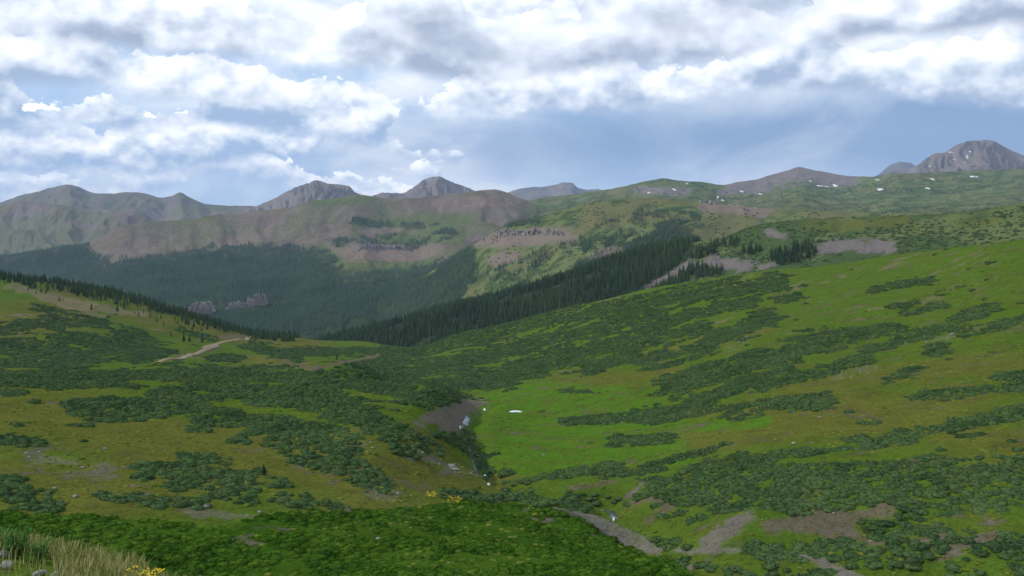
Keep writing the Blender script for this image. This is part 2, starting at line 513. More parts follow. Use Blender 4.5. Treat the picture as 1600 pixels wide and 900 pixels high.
alb = mixc(alb, TAN * 0.8, 0.65 * sstep(0.4, 1.2, tan + (n2 - 0.5) * 1.2 + (n1 - 0.5) * 0.8) * (near.YY > 380))
grey = strokes(npx, npy_, [([(1110, 850), (1165, 808)], 13), ([(1500, 862), (1530, 845)], 6), ([(985, 772), (1002, 758)], 8)], 0.5)
alb = mixc(alb, np.array([0.125, 0.112, 0.092]), 0.9 * sstep(0.5, 1.0, grey + (n2 - 0.5) * 0.9 + (n3 - 0.5) * 0.5))


def near_dist(pts):
    best = np.full(near.X.shape, 1e9); side = np.zeros(near.X.shape)
    for a, b in zip(pts[:-1], pts[1:]):
        dx, dy = b[0] - a[0], b[1] - a[1]
        L = dx * dx + dy * dy + 1e-9
        t = np.clip(((near.X - a[0]) * dx + (near.YY - a[1]) * dy) / L, 0, 1)
        d = np.hypot(near.X - a[0] - t * dx, near.YY - a[1] - t * dy)
        cr = (near.X - a[0]) * dy - (near.YY - a[1]) * dx
        side = np.where(d < best, np.sign(cr) * d, side)
        best = np.minimum(best, d)
    return best, side


wx, wy = npx + 26 * (n2 - 0.5) + 12 * (n3 - 0.5), npy_ + 9 * (n2 - 0.5) + 5 * (n3 - 0.5)
mound_m = np.zeros(near.X.shape)
for poly in ([(862, 795), (900, 799), (945, 811), (985, 827), (1015, 844), (1042, 862), (1020, 867), (985, 857), (950, 840), (925, 822), (890, 806)],
             [(1050, 863), (1075, 856), (1130, 856), (1175, 860), (1130, 867), (1090, 869)],
             [(1252, 867), (1285, 871), (1320, 885), (1355, 903), (1310, 903), (1285, 887), (1262, 875)]):
    mound_m = np.maximum(mound_m, inpoly(wx, wy, poly) * (near.YY > 60) * (near.YY < 180))
alb = mixc(alb, np.array([0.132, 0.121, 0.100]), mound_m * (0.65 + 0.6 * n3))
near_mat = ground_material('valley_grass', 0.9, 6.0, 0.45, 0.75)
near.build('valley_ground', near_mat, alb, 'green alpine valley floor and grassy slopes with bare soil banks')


# ---- hills and mountains beyond
def simple_cols(crest, depth, front, back=((60, 1.25), (120, 1.6))):
    """crest {px: py}; depth {px: Y}; front: list of (py offset below crest, depth factor), nearest first"""
    pxs = sorted(crest)
    dk = sorted(depth)
    cols = {}
    for p in pxs:
        Y = float(np.interp(p, dk, [depth[k] for k in dk]))
        c = crest[p]
        cols[p] = [(c + o, Y * f) for o, f in front] + [(c, Y)] + [(c + o, Y * f) for o, f in back]
    return cols


def relief(sh, crest_amp, gully_amp, fu, fl, seed, protect=0.06):
    """spurs and gullies running downhill, fading at the crest line so that the skyline keeps its shape"""
    lc = np.log(np.array([sh.Y[int(np.argmin(sh.py[i]))] for i in range(len(sh.u))]))[:, None]
    dist = np.abs(sh.lY[None, :] - lc)
    fade = np.clip(dist / protect, 0, 1)
    wob = fbm(sh.U * 9, sh.lY[None, :] * 6 + 0 * sh.U, 3, seed + 5) * 0.35
    r = ridged((sh.U + wob * 0.12) * fu, sh.lY[None, :] * fl + sh.U * 3, 4, seed)
    d = gully_amp * (r - 0.62) * fade + crest_amp * (fbm(sh.U * fu * 3, sh.lY[None, :] * fl * 6, 4, seed + 9) - 0.5)
    sh.Z += d / F * sh.YY
    sh.refresh()
    return r


ROCK = np.array([0.162, 0.142, 0.132]); BROWN = np.array([0.168, 0.134, 0.106]); PINK = np.array([0.190, 0.140, 0.108])
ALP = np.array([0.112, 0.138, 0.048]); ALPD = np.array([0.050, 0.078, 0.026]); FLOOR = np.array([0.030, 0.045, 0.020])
STRAW = np.array([0.135, 0.128, 0.052])


def nz(sh, k, seed, o=4):
    return fbs(sh.X / k, sh.YY / k, o, seed)


hill_mat = ground_material('hill_ground', 4.0, 30.0, 1.2, 0.5)
far_mat = ground_material('mountain_ground', 18.0, 110.0, 16.0, 0.6)

# B: willow covered hill with the dark spruce ridge, just behind the right slope
crestB = {-300: 640, 300: 600, 430: 550, 500: 536, 600: 512, 700: 484, 800: 460, 900: 427, 1000: 394, 1080: 379, 1130: 372, 1165: 358, 1200: 349, 1270: 342,
          1330: 340, 1400: 337, 1500: 333, 1560: 324, 1600: 318, 1900: 292}
depB = {-300: 1500, 500: 1350, 700: 1350, 1000: 1400, 1200: 1300, 1600: 1050, 1900: 950}
colsB = simple_cols(crestB, depB, [(190, 0.60), (120, 0.72), (62, 0.84), (24, 0.93)])
hillB = Sheet(colsB, 560, np.geomspace(560, 2400, 300))
bpx, bpy_ = px_of(hillB)
rB = relief(hillB, 1.5, 13, 26, 5, 100)
bpx, bpy_ = px_of(hillB)
bn = nz(hillB, 60, 101); bn2 = nz(hillB, 14, 102)
aB = np.broadcast_to(ALPD, hillB.X.shape + (3,)).copy()
aB = mixc(aB, ALP * 0.85, sstep(0.45, 0.7, bn))
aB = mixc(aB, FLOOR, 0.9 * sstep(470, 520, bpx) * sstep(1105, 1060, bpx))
aB = mixc(aB, OLIVE, 0.6 * sstep(0.7, 1.2, strokes(bpx, bpy_, [([(1270, 352), (1420, 346)], 8), ([(1500, 350), (1560, 345)], 5)]) + (bn2 - 0.5)))
scarB = strokes(bpx, bpy_, [([(1285, 388), (1335, 384), (1385, 386)], 11), ([(1110, 408), (1160, 415)], 11), ([(1015, 450), (1050, 430), (1078, 412)], 8), ([(1205, 362), (1222, 370)], 7), ([(1190, 418), (1215, 412)], 5)], 0.5)
aB = mixc(aB, ROCK * 0.80, sstep(0.5, 0.85, scarB + (bn2 - 0.5) * 0.9))
hillB.build('ridge_hill', hill_mat, aB, 'willow green hill with grey scars and a dark forested ridge behind the right slope')

# C: middle ridge with rock band
CFOREST = [(380, 560), (480, 500), (560, 478), (640, 430), (700, 392), (738, 372), (742, 440), (735, 480), (900, 400), (960, 375), (1050, 345), (1100, 350), (1110, 400), (1000, 440), (700, 560)]
crestC = {-300: 660, 300: 580, 380: 548, 440: 525, 500: 507, 560: 487, 620: 456, 680: 420, 740: 382, 790: 353, 850: 338, 900: 322, 960: 312, 1000: 309, 1060: 312,
          1130: 320, 1200: 326, 1300: 330, 1400: 332, 1500: 330, 1900: 320}
depC = {-300: 2600, 500: 2700, 740: 2700, 1000: 2600, 1300: 2300, 1900: 2000}
hillC = Sheet(simple_cols(crestC, depC, [(230, 0.60), (140, 0.72), (80, 0.82), (34, 0.91), (10, 0.97)]), 520, np.geomspace(1150, 4500, 240))
relief(hillC, 2.0, 13, 22, 5, 130)
cpx, cpy = px_of(hillC)
cn = nz(hillC, 120, 131); cn2 = nz(hillC, 28, 132)
aC = np.broadcast_to(ALP, hillC.X.shape + (3,)).copy()
aC = mixc(aC, ALPD, sstep(0.42, 0.62, cn2))
aC = mixc(aC, STRAW * 0.9, 0.8 * sstep(0.5, 0.68, cn) )
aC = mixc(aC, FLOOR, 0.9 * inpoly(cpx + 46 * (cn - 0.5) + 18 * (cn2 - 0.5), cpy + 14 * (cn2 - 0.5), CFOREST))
aC = mixc(aC, BROWN, sstep(0.5, 1.0, strokes(cpx, cpy, [([(760, 375), (880, 368)], 10), ([(780, 405), (800, 400)], 8), ([(1105, 322), (1190, 330)], 7), ([(930, 398), (960, 392)], 5)]) + (cn2 - 0.5)))
hillC.build('rocky_hill', hill_mat, aC, 'middle ridge with rock band, meadows and spruce woods')

# E: long brown ridge, forested below
crestE = {-300: 408, 0: 402, 60: 394, 100: 386, 130: 384, 145: 378, 165: 366, 185: 354, 250: 346, 300: 342, 330: 337, 400: 330, 460: 322, 480: 314, 520: 311, 560: 304, 600: 309, 640: 310,
          700: 303, 740: 299, 770: 296, 790: 300, 810: 309, 830: 316, 900: 345, 1000: 385, 1300: 450, 1900: 480}
depE = {-300: 4300, 130: 4300, 400: 4700, 800: 5000, 1900: 5000}
ridgeE = Sheet(simple_cols(crestE, depE, [(270, 0.42), (180, 0.54), (125, 0.65), (85, 0.76), (50, 0.87), (22, 0.95)]), 640, np.geomspace(1750, 7500, 260))
rE = relief(ridgeE, 2.0, 16, 24, 4.5, 160)
epx, epy = px_of(ridgeE)
en = nz(ridgeE, 260, 161); en2 = nz(ridgeE, 60, 162)
aE = np.broadcast_to(BROWN, ridgeE.X.shape + (3,)).copy()
aE = mixc(aE, STRAW * 0.9, 0.55 * sstep(0.45, 0.8, en2))
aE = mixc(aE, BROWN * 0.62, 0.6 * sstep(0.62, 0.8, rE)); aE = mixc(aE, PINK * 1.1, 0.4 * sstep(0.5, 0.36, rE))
aE = mixc(aE, ALP * 0.9, 0.4 * sstep(0.5, 0.8, en))
aE = mixc(aE, ALP * 0.9, sstep(0.6, 1.2, strokes(epx, epy, [([(500, 318), (580, 310)], 5), ([(560, 350), (700, 345)], 14), ([(540, 425), (650, 420)], 16), ([(200, 345), (330, 337)], 3), ([(500, 400), (560, 440)], 14),
                                                            ([(850, 325), (1000, 345)], 12), ([(600, 375), (720, 372)], 9)]) + (en - 0.5) * 1.2))
aE = mixc(aE, PINK, sstep(0.5, 0.9, strokes(epx, epy, [([(560, 396), (640, 396)], 12), ([(690, 318), (800, 312)], 9)], 0.6) + (en2 - 0.5) * 0.6))
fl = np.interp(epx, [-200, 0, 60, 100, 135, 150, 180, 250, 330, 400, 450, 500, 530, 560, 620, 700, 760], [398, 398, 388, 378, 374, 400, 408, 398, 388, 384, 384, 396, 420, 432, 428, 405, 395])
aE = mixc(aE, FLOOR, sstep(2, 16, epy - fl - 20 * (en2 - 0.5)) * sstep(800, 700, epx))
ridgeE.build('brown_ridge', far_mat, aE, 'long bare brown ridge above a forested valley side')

# D: high green plateau on the right with a grey hill on it
crestD = {-300: 760, 500: 600, 640: 420, 720: 340, 780: 322, 830: 312, 900: 303, 960: 294, 1000: 285, 1020: 281, 1040: 279, 1060: 282, 1100: 285, 1130: 289, 1150: 285, 1180: 280, 1215: 270, 1235: 265, 1250: 261, 1265: 264, 1290: 269,
          1330: 275, 1360: 276, 1400: 272, 1450: 270, 1500: 268, 1560: 265, 1600: 263, 1900: 250}
depD = {-300: 5600, 900: 5600, 1050: 5200, 1250: 6000, 1400: 5200, 1900: 4600}
plateauD = Sheet(simple_cols(crestD, depD, [(190, 0.42), (110, 0.50), (66, 0.60), (44, 0.74), (24, 0.87), (9, 0.95)]), 560, np.geomspace(1950, 8500, 240))
relief(plateauD, 2.5, 10, 30, 7, 190)
dpx, dpy = px_of(plateauD)
dn = nz(plateauD, 300, 191); dn2 = nz(plateauD, 70, 192)
aD = np.broadcast_to(ALP * 1.05, plateauD.X.shape + (3,)).copy()
aD = mixc(aD, STRAW, 0.75 * sstep(0.5, 0.7, dn)); aD = mixc(aD, ALPD * 1.1, 0.8 * sstep(0.5, 0.62, dn2))
aD = mixc(aD, ROCK * 1.05, sstep(0.5, 1.0, strokes(dpx, dpy, [([(1150, 288), (1250, 270), (1320, 278)], 11), ([(1000, 296), (1070, 300)], 5), ([(1130, 300), (1200, 297)], 4)]) + (dn2 - 0.5) * 1.1))
plateauD.build('green_plateau', far_mat, aD, 'high green plateau with a grey rocky knoll and snow patches on the right')


def mountain(name, label, crest, Y, base, amp, fu, seed, colour, green=0.0, nu=300, u0=None, u1=None):
    pxs = sorted(crest)
    sh = Sheet(simple_cols(crest, {pxs[0]: Y, pxs[-1]: Y}, [(base, 0.70), (base * 0.55, 0.82), (base * 0.28, 0.90), (base * 0.10, 0.96)], ((base * 0.5, 1.12), (base * 1.3, 1.35))),
               nu, np.geomspace(Y * 0.72, Y * 1.33, 150), (pxs[0] - CX) / F, (pxs[-1] - CX) / F)
    r = relief(sh, 2.6, amp, fu, 7, seed, 0.05)
    k = Y / 40.0
    a = np.broadcast_to(np.asarray(colour), sh.X.shape + (3,)).copy()
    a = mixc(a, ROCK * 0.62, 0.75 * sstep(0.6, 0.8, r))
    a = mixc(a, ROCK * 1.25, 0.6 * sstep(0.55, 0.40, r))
    a = mixc(a, BROWN * 1.1, 0.6 * sstep(0.5, 0.68, nz(sh, k, seed + 1)))
    if green:
        mpx, mpy = px_of(sh)
        top = np.min(sh.py, axis=1, keepdims=True)
        a = mixc(a, ALP, green * sstep(0.42, 0.62, nz(sh, k, seed + 2) + 0.01 * (mpy - top - 14)))
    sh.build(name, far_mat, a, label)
    return sh


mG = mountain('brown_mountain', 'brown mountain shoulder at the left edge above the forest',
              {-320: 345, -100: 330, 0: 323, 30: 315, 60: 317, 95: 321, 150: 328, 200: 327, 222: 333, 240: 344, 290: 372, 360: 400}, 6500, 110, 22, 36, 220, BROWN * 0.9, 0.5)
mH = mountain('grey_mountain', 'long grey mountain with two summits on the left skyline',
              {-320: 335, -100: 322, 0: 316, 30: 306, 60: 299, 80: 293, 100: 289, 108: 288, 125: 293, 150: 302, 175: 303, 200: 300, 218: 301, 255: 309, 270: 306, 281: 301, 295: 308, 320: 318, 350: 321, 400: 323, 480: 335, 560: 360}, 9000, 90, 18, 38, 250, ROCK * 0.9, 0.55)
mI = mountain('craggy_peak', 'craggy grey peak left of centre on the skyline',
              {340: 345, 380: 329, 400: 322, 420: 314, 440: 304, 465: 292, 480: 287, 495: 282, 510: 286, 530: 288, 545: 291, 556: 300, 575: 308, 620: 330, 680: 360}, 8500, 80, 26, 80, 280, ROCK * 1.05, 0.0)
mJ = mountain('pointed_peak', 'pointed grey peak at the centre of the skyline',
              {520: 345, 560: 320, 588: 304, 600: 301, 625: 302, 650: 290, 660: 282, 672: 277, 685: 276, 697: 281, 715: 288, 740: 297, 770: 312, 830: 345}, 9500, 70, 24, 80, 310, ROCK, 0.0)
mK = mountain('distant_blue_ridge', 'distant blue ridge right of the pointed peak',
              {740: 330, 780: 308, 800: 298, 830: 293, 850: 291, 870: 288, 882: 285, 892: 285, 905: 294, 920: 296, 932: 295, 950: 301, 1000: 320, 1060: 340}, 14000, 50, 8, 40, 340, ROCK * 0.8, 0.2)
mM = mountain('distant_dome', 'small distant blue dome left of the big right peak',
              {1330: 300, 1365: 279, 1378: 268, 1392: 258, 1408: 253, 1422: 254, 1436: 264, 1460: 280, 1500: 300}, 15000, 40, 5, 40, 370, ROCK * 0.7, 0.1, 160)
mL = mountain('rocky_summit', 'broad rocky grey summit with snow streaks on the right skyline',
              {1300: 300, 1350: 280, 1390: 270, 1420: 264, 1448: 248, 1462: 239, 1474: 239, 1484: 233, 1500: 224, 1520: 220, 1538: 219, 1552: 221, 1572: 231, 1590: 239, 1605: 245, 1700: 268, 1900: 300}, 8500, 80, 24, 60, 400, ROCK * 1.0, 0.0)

# unseen base sheet added under everything, blocking sky light from below
gm, gt, gb = mat('base_sheet')
gb.inputs['Base Color'].default_value = (0.06, 0.075, 0.04, 1)
S = 24000.0
me = mesh_np('ground', [(-S, -S, -900), (S, -S, -900), (S, S, -900), (-S, S, -900)], [(0, 1, 2, 3)])
me.materials.append(gm)
tag(link(bpy.data.objects.new('ground', me)), 'unseen base ground added under the hills to block light from below', None, None, 'structure')
SHEETS = [near, hillB, hillC, ridgeE, plateauD]
# ------------------------------------------------------------------ plants: source meshes
def foliage_material(name, c0, c1, scale=3.0, big=0.08):
    m, t, b = mat(name)
    oi = t.n('ShaderNodeObjectInfo')
    geo = t.n('ShaderNodeNewGeometry')
    n = t.noise(geo.outputs['Position'], scale, 2.0, 0.6)
    nb_ = t.maprange(t.noise(geo.outputs['Position'], big, 3.0, 0.6), 0.32, 0.68, -0.25, 0.35)
    f = t.math('MULTIPLY_ADD', oi.outputs['Random'], 0.55, t.math('MULTIPLY_ADD', n, 0.8, nb_), clamp=True)
    f = t.math('SUBTRACT', f, 0.15, clamp=True)
    c = t.mix(f, tuple(c0) + (1,), tuple(c1) + (1,))
    m.node_tree.links.new(c, b.inputs['Base Color'])
    b.inputs['Roughness'].default_value = 0.75
    return m


willow_m = foliage_material('willow_leaves', (0.026, 0.056, 0.023), (0.080, 0.130, 0.044), 1.5)
lush_m = foliage_material('lush_leaves', (0.015, 0.048, 0.005), (0.068, 0.136, 0.013), 1.5, 0.16)
spruce_m = foliage_material('spruce_needles', (0.011, 0.027, 0.013), (0.042, 0.072, 0.027), 0.3, 0.012)
bark_m, bt, bb = mat('spruce_bark'); bb.inputs['Base Color'].default_value = (0.07, 0.055, 0.042, 1)


def shrub_mesh(name, seed, material, nleaf=260, flat=0.62):
    r = np.random.default_rng(seed)
    bm = bmesh.new(); bmesh.ops.create_icosphere(bm, subdivisions=2, radius=0.86)
    V = np.array([v.co[:] for v in bm.verts]); Fc = np.array([[v.index for v in f.verts] for f in bm.faces]); bm.free()
    ph = r.uniform(0, 6, 6)
    lump = 1 + 0.16 * np.sin(V[:, 0] * 4 + ph[0]) * np.cos(V[:, 1] * 4 + ph[1]) + 0.10 * np.sin(V[:, 1] * 7 + ph[2] + V[:, 2] * 5) + r.normal(0, 0.05, len(V))
    V = V * lump[:, None]
    V[:, 2] = np.where(V[:, 2] > 0, V[:, 2] * flat, V[:, 2] * 0.25)
    vs = [V]; fs = [Fc]; o = len(V)
    d = r.normal(size=(nleaf, 3)); d[:, 2] = np.abs(d[:, 2]) * 0.9 + 0.05
    d /= np.linalg.norm(d, axis=1)[:, None]
    lump = 1 + 0.16 * np.sin(d[:, 0] * 4 + ph[0]) * np.cos(d[:, 1] * 4 + ph[1])
    p = d * (lump * r.uniform(0.72, 0.95, nleaf))[:, None] * np.array([1, 1, flat])
    nrm = d + r.normal(0, 0.38, (nleaf, 3))
    up = np.cross(nrm, r.normal(size=(nleaf, 3))); up[:, 2] = np.abs(up[:, 2]) ; up /= np.linalg.norm(up, axis=1)[:, None]
    side = np.cross(up, nrm); side /= np.linalg.norm(side, axis=1)[:, None]
    L = r.uniform(0.10, 0.28, nleaf)[:, None]; W = L * 0.42
    q = np.stack([p - side * W, p + side * W, p + up * L], 1).reshape(-1, 3)
    vs.append(q); fs.append(np.arange(len(q)).reshape(-1, 3) + o)
    me = mesh_np(name, np.concatenate(vs), np.concatenate(fs), smooth=False)
    me.materials.append(material)
    return me


def spruce_meshes(name, seed, tiers=9, pts=8):
    """crown and trunk of a spruce one unit tall"""
    r = np.random.default_rng(seed)
    V = []; Fc = []
    for k in range(tiers):
        f = k / (tiers - 1)
        z = 0.10 + 0.80 * f ** 0.95
        rad = (0.175 * (1 - f) ** 0.8 + 0.018) * r.uniform(0.85, 1.12)
        n = pts if f < 0.7 else max(5, pts - 3)
        top = len(V); V.append((r.normal(0, .004), r.normal(0, .004), min(1.0, z + 0.16 * (1 - 0.45 * f))))
        ring = []
        a0 = r.uniform(0, 6.28)
        for j in range(2 * n):
            a = a0 + math.pi * j / n
            rr = rad * (r.uniform(0.8, 1.2) if j % 2 == 0 else r.uniform(0.42, 0.6))
            zz = z - (0.035 if j % 2 == 0 else -0.02) * (1 - 0.5 * f) + r.normal(0, .006)
            ring.append(len(V)); V.append((rr * math.cos(a), rr * math.sin(a), zz))
        for j in range(2 * n):
            Fc.append((ring[j], ring[(j + 1) % (2 * n)], top))
    cr = mesh_np(name + '_crown', V, Fc, smooth=False); cr.materials.append(spruce_m)
    V = []; Fc = []
    for z, rr in ((-0.04, 0.020), (0.3, 0.014), (0.8, 0.004)):
        for j in range(6):
            V.append((rr * math.cos(j * math.pi / 3), rr * math.sin(j * math.pi / 3), z))
    for l in range(2):
        for j in range(6):
            Fc.append((l * 6 + j, l * 6 + (j + 1) % 6, l * 6 + 6 + (j + 1) % 6, l * 6 + 6 + j))
    tr = mesh_np(name + '_trunk', V, Fc); tr.materials.append(bark_m)
    return cr, tr


willow_src = [shrub_mesh('willow_shrub', 11 + i, willow_m, 270, 0.55 + 0.06 * i) for i in range(4)]
lush_src = [shrub_mesh('lush_shrub', 31 + i, lush_m, 280, 0.45 + 0.05 * i) for i in range(3)]
spruce_src = [spruce_meshes('spruce', 51 + i, 8 + i % 3, 7 + i % 3) for i in range(5)]
hazed_spruce_m = foliage_material('hazed_spruce_needles', (0.016, 0.042, 0.024), (0.060, 0.105, 0.052), 0.3, 0.005)  # distance haze put into the needle colour: lighter and bluer than near spruces
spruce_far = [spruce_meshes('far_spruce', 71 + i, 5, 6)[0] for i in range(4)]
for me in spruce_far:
    me.materials[0] = hazed_spruce_m


def source_collection(name, meshes):
    c = bpy.data.collections.new(name)          # never linked to the scene: only a pool of shapes for the masses
    for i, me in enumerate(meshes):
        c.objects.link(bpy.data.objects.new('%s_%02d' % (name, i), me))
    return c


pool_willow = source_collection('pool_willow', willow_src)
pool_lush = source_collection('pool_lush', lush_src)
pool_spruce = source_collection('pool_spruce', [a for a, b in spruce_src])
pool_far = source_collection('pool_far_spruce', spruce_far)


def scatter(name, P, scl, pool, label, cat):
    """one mass of uncountable plants: points that carry instances"""
    n = len(P)
    if n == 0:
        return
    me = bpy.data.meshes.new(name)
    me.vertices.add(n); me.vertices.foreach_set('co', np.asarray(P, np.float32).ravel())
    a = me.attributes.new('scl', 'FLOAT_VECTOR', 'POINT'); a.data.foreach_set('vector', np.asarray(scl, np.float32).ravel())
    rot = np.zeros((n, 3), np.float32); rot[:, 2] = rng.uniform(0, 6.28, n); rot[:, :2] = rng.normal(0, 0.05, (n, 2))
    a = me.attributes.new('rot', 'FLOAT_VECTOR', 'POINT'); a.data.foreach_set('vector', rot.ravel())
    a = me.attributes.new('idx', 'INT', 'POINT'); a.data.foreach_set('value', rng.integers(0, len(pool.objects), n).astype(np.int32))
    o = link(bpy.data.objects.new(name, me))
    g = bpy.data.node_groups.new(name, 'GeometryNodeTree')
    g.interface.new_socket('Geometry', in_out='INPUT', socket_type='NodeSocketGeometry')
    g.interface.new_socket('Geometry', in_out='OUTPUT', socket_type='NodeSocketGeometry')
    gi = g.nodes.new('NodeGroupInput'); go = g.nodes.new('NodeGroupOutput')
    ip = g.nodes.new('GeometryNodeInstanceOnPoints'); ci = g.nodes.new('GeometryNodeCollectionInfo')
    ci.inputs['Collection'].default_value = pool
    ci.inputs['Separate Children'].default_value = True; ci.inputs['Reset Children'].default_value = True
    ip.inputs['Pick Instance'].default_value = True

    def attr(nm, ty):
        x = g.nodes.new('GeometryNodeInputNamedAttribute'); x.data_type = ty
        x.inputs['Name'].default_value = nm
        return x.outputs['Attribute']
    L = g.links.new
    L(gi.outputs[0], ip.inputs['Points']); L(ci.outputs[0], ip.inputs['Instance'])
    L(attr('idx', 'INT'), ip.inputs['Instance Index']); L(attr('rot', 'FLOAT_VECTOR'), ip.inputs['Rotation'])
    L(attr('scl', 'FLOAT_VECTOR'), ip.inputs['Scale']); L(ip.outputs[0], go.inputs[0])
    md = o.modifiers.new('plants', 'NODES'); md.node_group = g
    tag(o, label, cat, None, 'stuff')
    return o


def sample_cells(sh, dens, ymin=0, ymax=1e9, uclip=0.70):
    """random ground points with the given number per square metre"""
    dY = np.gradient(sh.Y)[None, :]; dX = (sh.u[1] - sh.u[0]) * sh.YY
    lam = dens * dX * dY * (sh.YY > ymin) * (sh.YY < ymax) * (np.abs(sh.U) < uclip)
    k = rng.poisson(np.clip(lam, 0, 50))
    i, j = np.nonzero(k)
    rep = k[i, j]
    i = np.repeat(i, rep); j = np.repeat(j, rep)
    Y = sh.Y[j] + rng.uniform(-0.5, 0.5, len(j)) * dY[0, j]
    X = (sh.u[i] + rng.uniform(-0.5, 0.5, len(i)) * (sh.u[1] - sh.u[0])) * Y
    return X, Y


def seen(sh, X, Y, top, front):
    """is the top of a plant of this height visible past its own slope and the sheets in front"""
    zz = sh.z(X, Y)
    pyt = HY - (zz + top) / Y * F
    ok = pyt < sh.sample(sh.hor, X, Y * 0.995) + 1.5
    for f in front:
        h = np.interp(X / Y, f.u, f.hor[:, -1])
        ok &= pyt < h + 1.0
    return ok, zz


# ------------------------------------------------------------------ willow thickets of the valley
S_ = lambda w, *p: (list(p), w)
patches = [
    # right slope
    S_(13, (880, 500), (1000, 474), (1205, 442)), S_(9, (1000, 510), (1170, 470)), S_(8, (1065, 520), (1098, 514)), S_(12, (1015, 567), (1100, 540), (1195, 497)),
    S_(5, (1210, 468), (1248, 464)), S_(5, (1365, 452), (1405, 444), (1450, 438)), S_(6, (1418, 487), (1470, 478)), S_(4, (1395, 478), (1430, 473)),
    S_(17, (1065, 606), (1160, 572), (1270, 540)), S_(13, (1100, 625), (1230, 580)), S_(8, (1175, 610), (1300, 573), (1405, 534), (1480, 510), (1540, 482)),
    S_(9, (1290, 530), (1400, 514)), S_(8, (1145, 645), (1290, 625)), S_(8, (1000, 650), (1120, 637)), S_(5, (1505, 522), (1600, 500), (1700, 480)), S_(8, (1462, 548), (1472, 548)),
    S_(6, (1388, 591), (1432, 580)), S_(6, (1430, 618), (1600, 606)), S_(6, (1565, 590), (1660, 585)), S_(12, (1412, 683), (1500, 666), (1600, 647), (1700, 630)),
    S_(7, (1370, 690), (1378, 690)), S_(5, (1322, 688), (1345, 688)), S_(4, (1352, 662), (1368, 661)), S_(31, (1110, 744), (1300, 746), (1600, 740), (1750, 733)),
    S_(20, (1015, 762), (1120, 775), (1250, 772)), S_(34, (1190, 768), (1400, 774), (1650, 770)), S_(27, (1390, 812), (1470, 850)), S_(16, (1185, 864), (1300, 868), (1410, 874)),
    S_(20, (1575, 850), (1620, 900)), S_(9, (1490, 880), (1540, 858)), S_(10, (1500, 900), (1545, 897)), S_(12, (1090, 890), (1200, 893), (1300, 905)), S_(8, (1040, 810), (1085, 806)), S_(7, (1000, 842), (1060, 852)),
    S_(15, (540, 582), (620, 558), (700, 533), (860, 497)), S_(11, (610, 592), (700, 568), (820, 540), (1030, 490)), S_(14, (690, 603), (780, 592), (900, 550), (1030, 525)),
    S_(8, (840, 582), (905, 562)), S_(8, (920, 575), (990, 555)), S_(7, (1010, 562), (1040, 550)), S_(3, (877, 611), (930, 613)), S_(7, (890, 660), (1035, 642)), S_(8, (965, 690), (1040, 686)),
    S_(5, (1000, 660), (1050, 655)), S_(7, (790, 757), (880, 742), (960, 732)), S_(6, (940, 744), (1035, 734)), S_(6, (727, 683), (745, 715), (762, 745)), S_(8, (682, 680), (722, 695)),
    S_(8, (700, 772), (760, 780), (830, 770)), S_(12, (830, 787), (970, 777)),
    # left slope and knoll
    S_(15, (500, 590), (600, 600), (715, 626)), S_(15, (515, 618), (590, 660), (655, 700)), S_(12, (505, 700), (580, 758)), S_(3, (525, 697), (560, 708)),
    S_(13, (-200, 592), (0, 593), (250, 588), (540, 590)), S_(12, (125, 633), (210, 640), (300, 628)), S_(7, (240, 615), (330, 605)), S_(14, (335, 657), (440, 670), (540, 692)),
    S_(15, (320, 603), (430, 615), (545, 642)), S_(10, (432, 692), (540, 720)), S_(8, (478, 717), (545, 737)), S_(4, (262, 630), (298, 632)), S_(4, (298, 671), (325, 672)), S_(4, (365, 687), (385, 689)),
    S_(5, (-100, 612), (35, 612)), S_(8, (-120, 690), (0, 690), (55, 692)), S_(13, (-150, 755), (0, 765), (70, 785)), S_(9, (228, 738), (300, 729)), S_(5, (290, 716), (350, 721)),
    S_(12, (292, 754), (385, 776)), S_(7, (342, 740), (442, 757)), S_(8, (168, 776), (248, 786)), S_(7, (270, 787), (316, 788)), S_(8, (412, 777), (492, 788)), S_(4, (512, 790), (532, 792)),
    # left hill
    S_(9, (-100, 510), (0, 512), (130, 502)), S_(12, (95, 528), (180, 545), (255, 562)), S_(11, (-100, 545), (0, 542), (140, 562)), S_(8, (0, 565), (110, 575)), S_(10, (200, 522), (245, 550)),
    S_(5, (330, 561), (372, 560)), S_(7, (395, 540), (460, 560)), S_(5, (440, 550), (600, 548)), S_(6, (60, 480), (160, 505)), S_(4, (280, 515), (330, 530)),
]
cover = strokes(npx, npy_, patches)
g1 = fbs(near.X / 11, near.YY / 11, 4, 81); g2 = fbs(near.X / 3.3, near.YY / 3.3, 2, 82)
streak = fbs((near.X * 0.35 + near.YY) / 9, near.X / 40, 3, 83)
inpatch = cover + (g1 - 0.5) * 0.95 + (streak - 0.5) * 0.8
vis_far = near.YY < 1000
dens = np.where(inpatch > 0.86, np.clip(110.0 / near.YY, 0.09, 0.85), 0.0)
dens = np.maximum(dens, np.clip(0.3 / near.YY, 0, 0.002) * (g1 > 0.55) * (near.YY > 80))                     # loners
road_w = H((250, 567), (275, 561), (300, 554), (322, 546), (340, 540), (352, 534), (372, 530), (392, 526))
avoid = (near_dist(road_w)[0] < 7) | (bare_g > 0.4) | (grey > 0.7) | (soil > 1.0)
dens = dens * ~avoid * ~deep_poly * (mound_m < 0.4)
X, Y = sample_cells(near, dens, 76, 1000)
size = rng.uniform(0.38, 0.92, len(X)) * np.clip(0.8 + Y / 420, 0.9, 2.0)
ok, zz = seen(near, X, Y, size, [])
X, Y, size, zz = X[ok], Y[ok], size[ok], zz[ok]
wil = dict(X=X, Y=Y, Z=zz, s=size, kind=np.zeros(len(X), int))
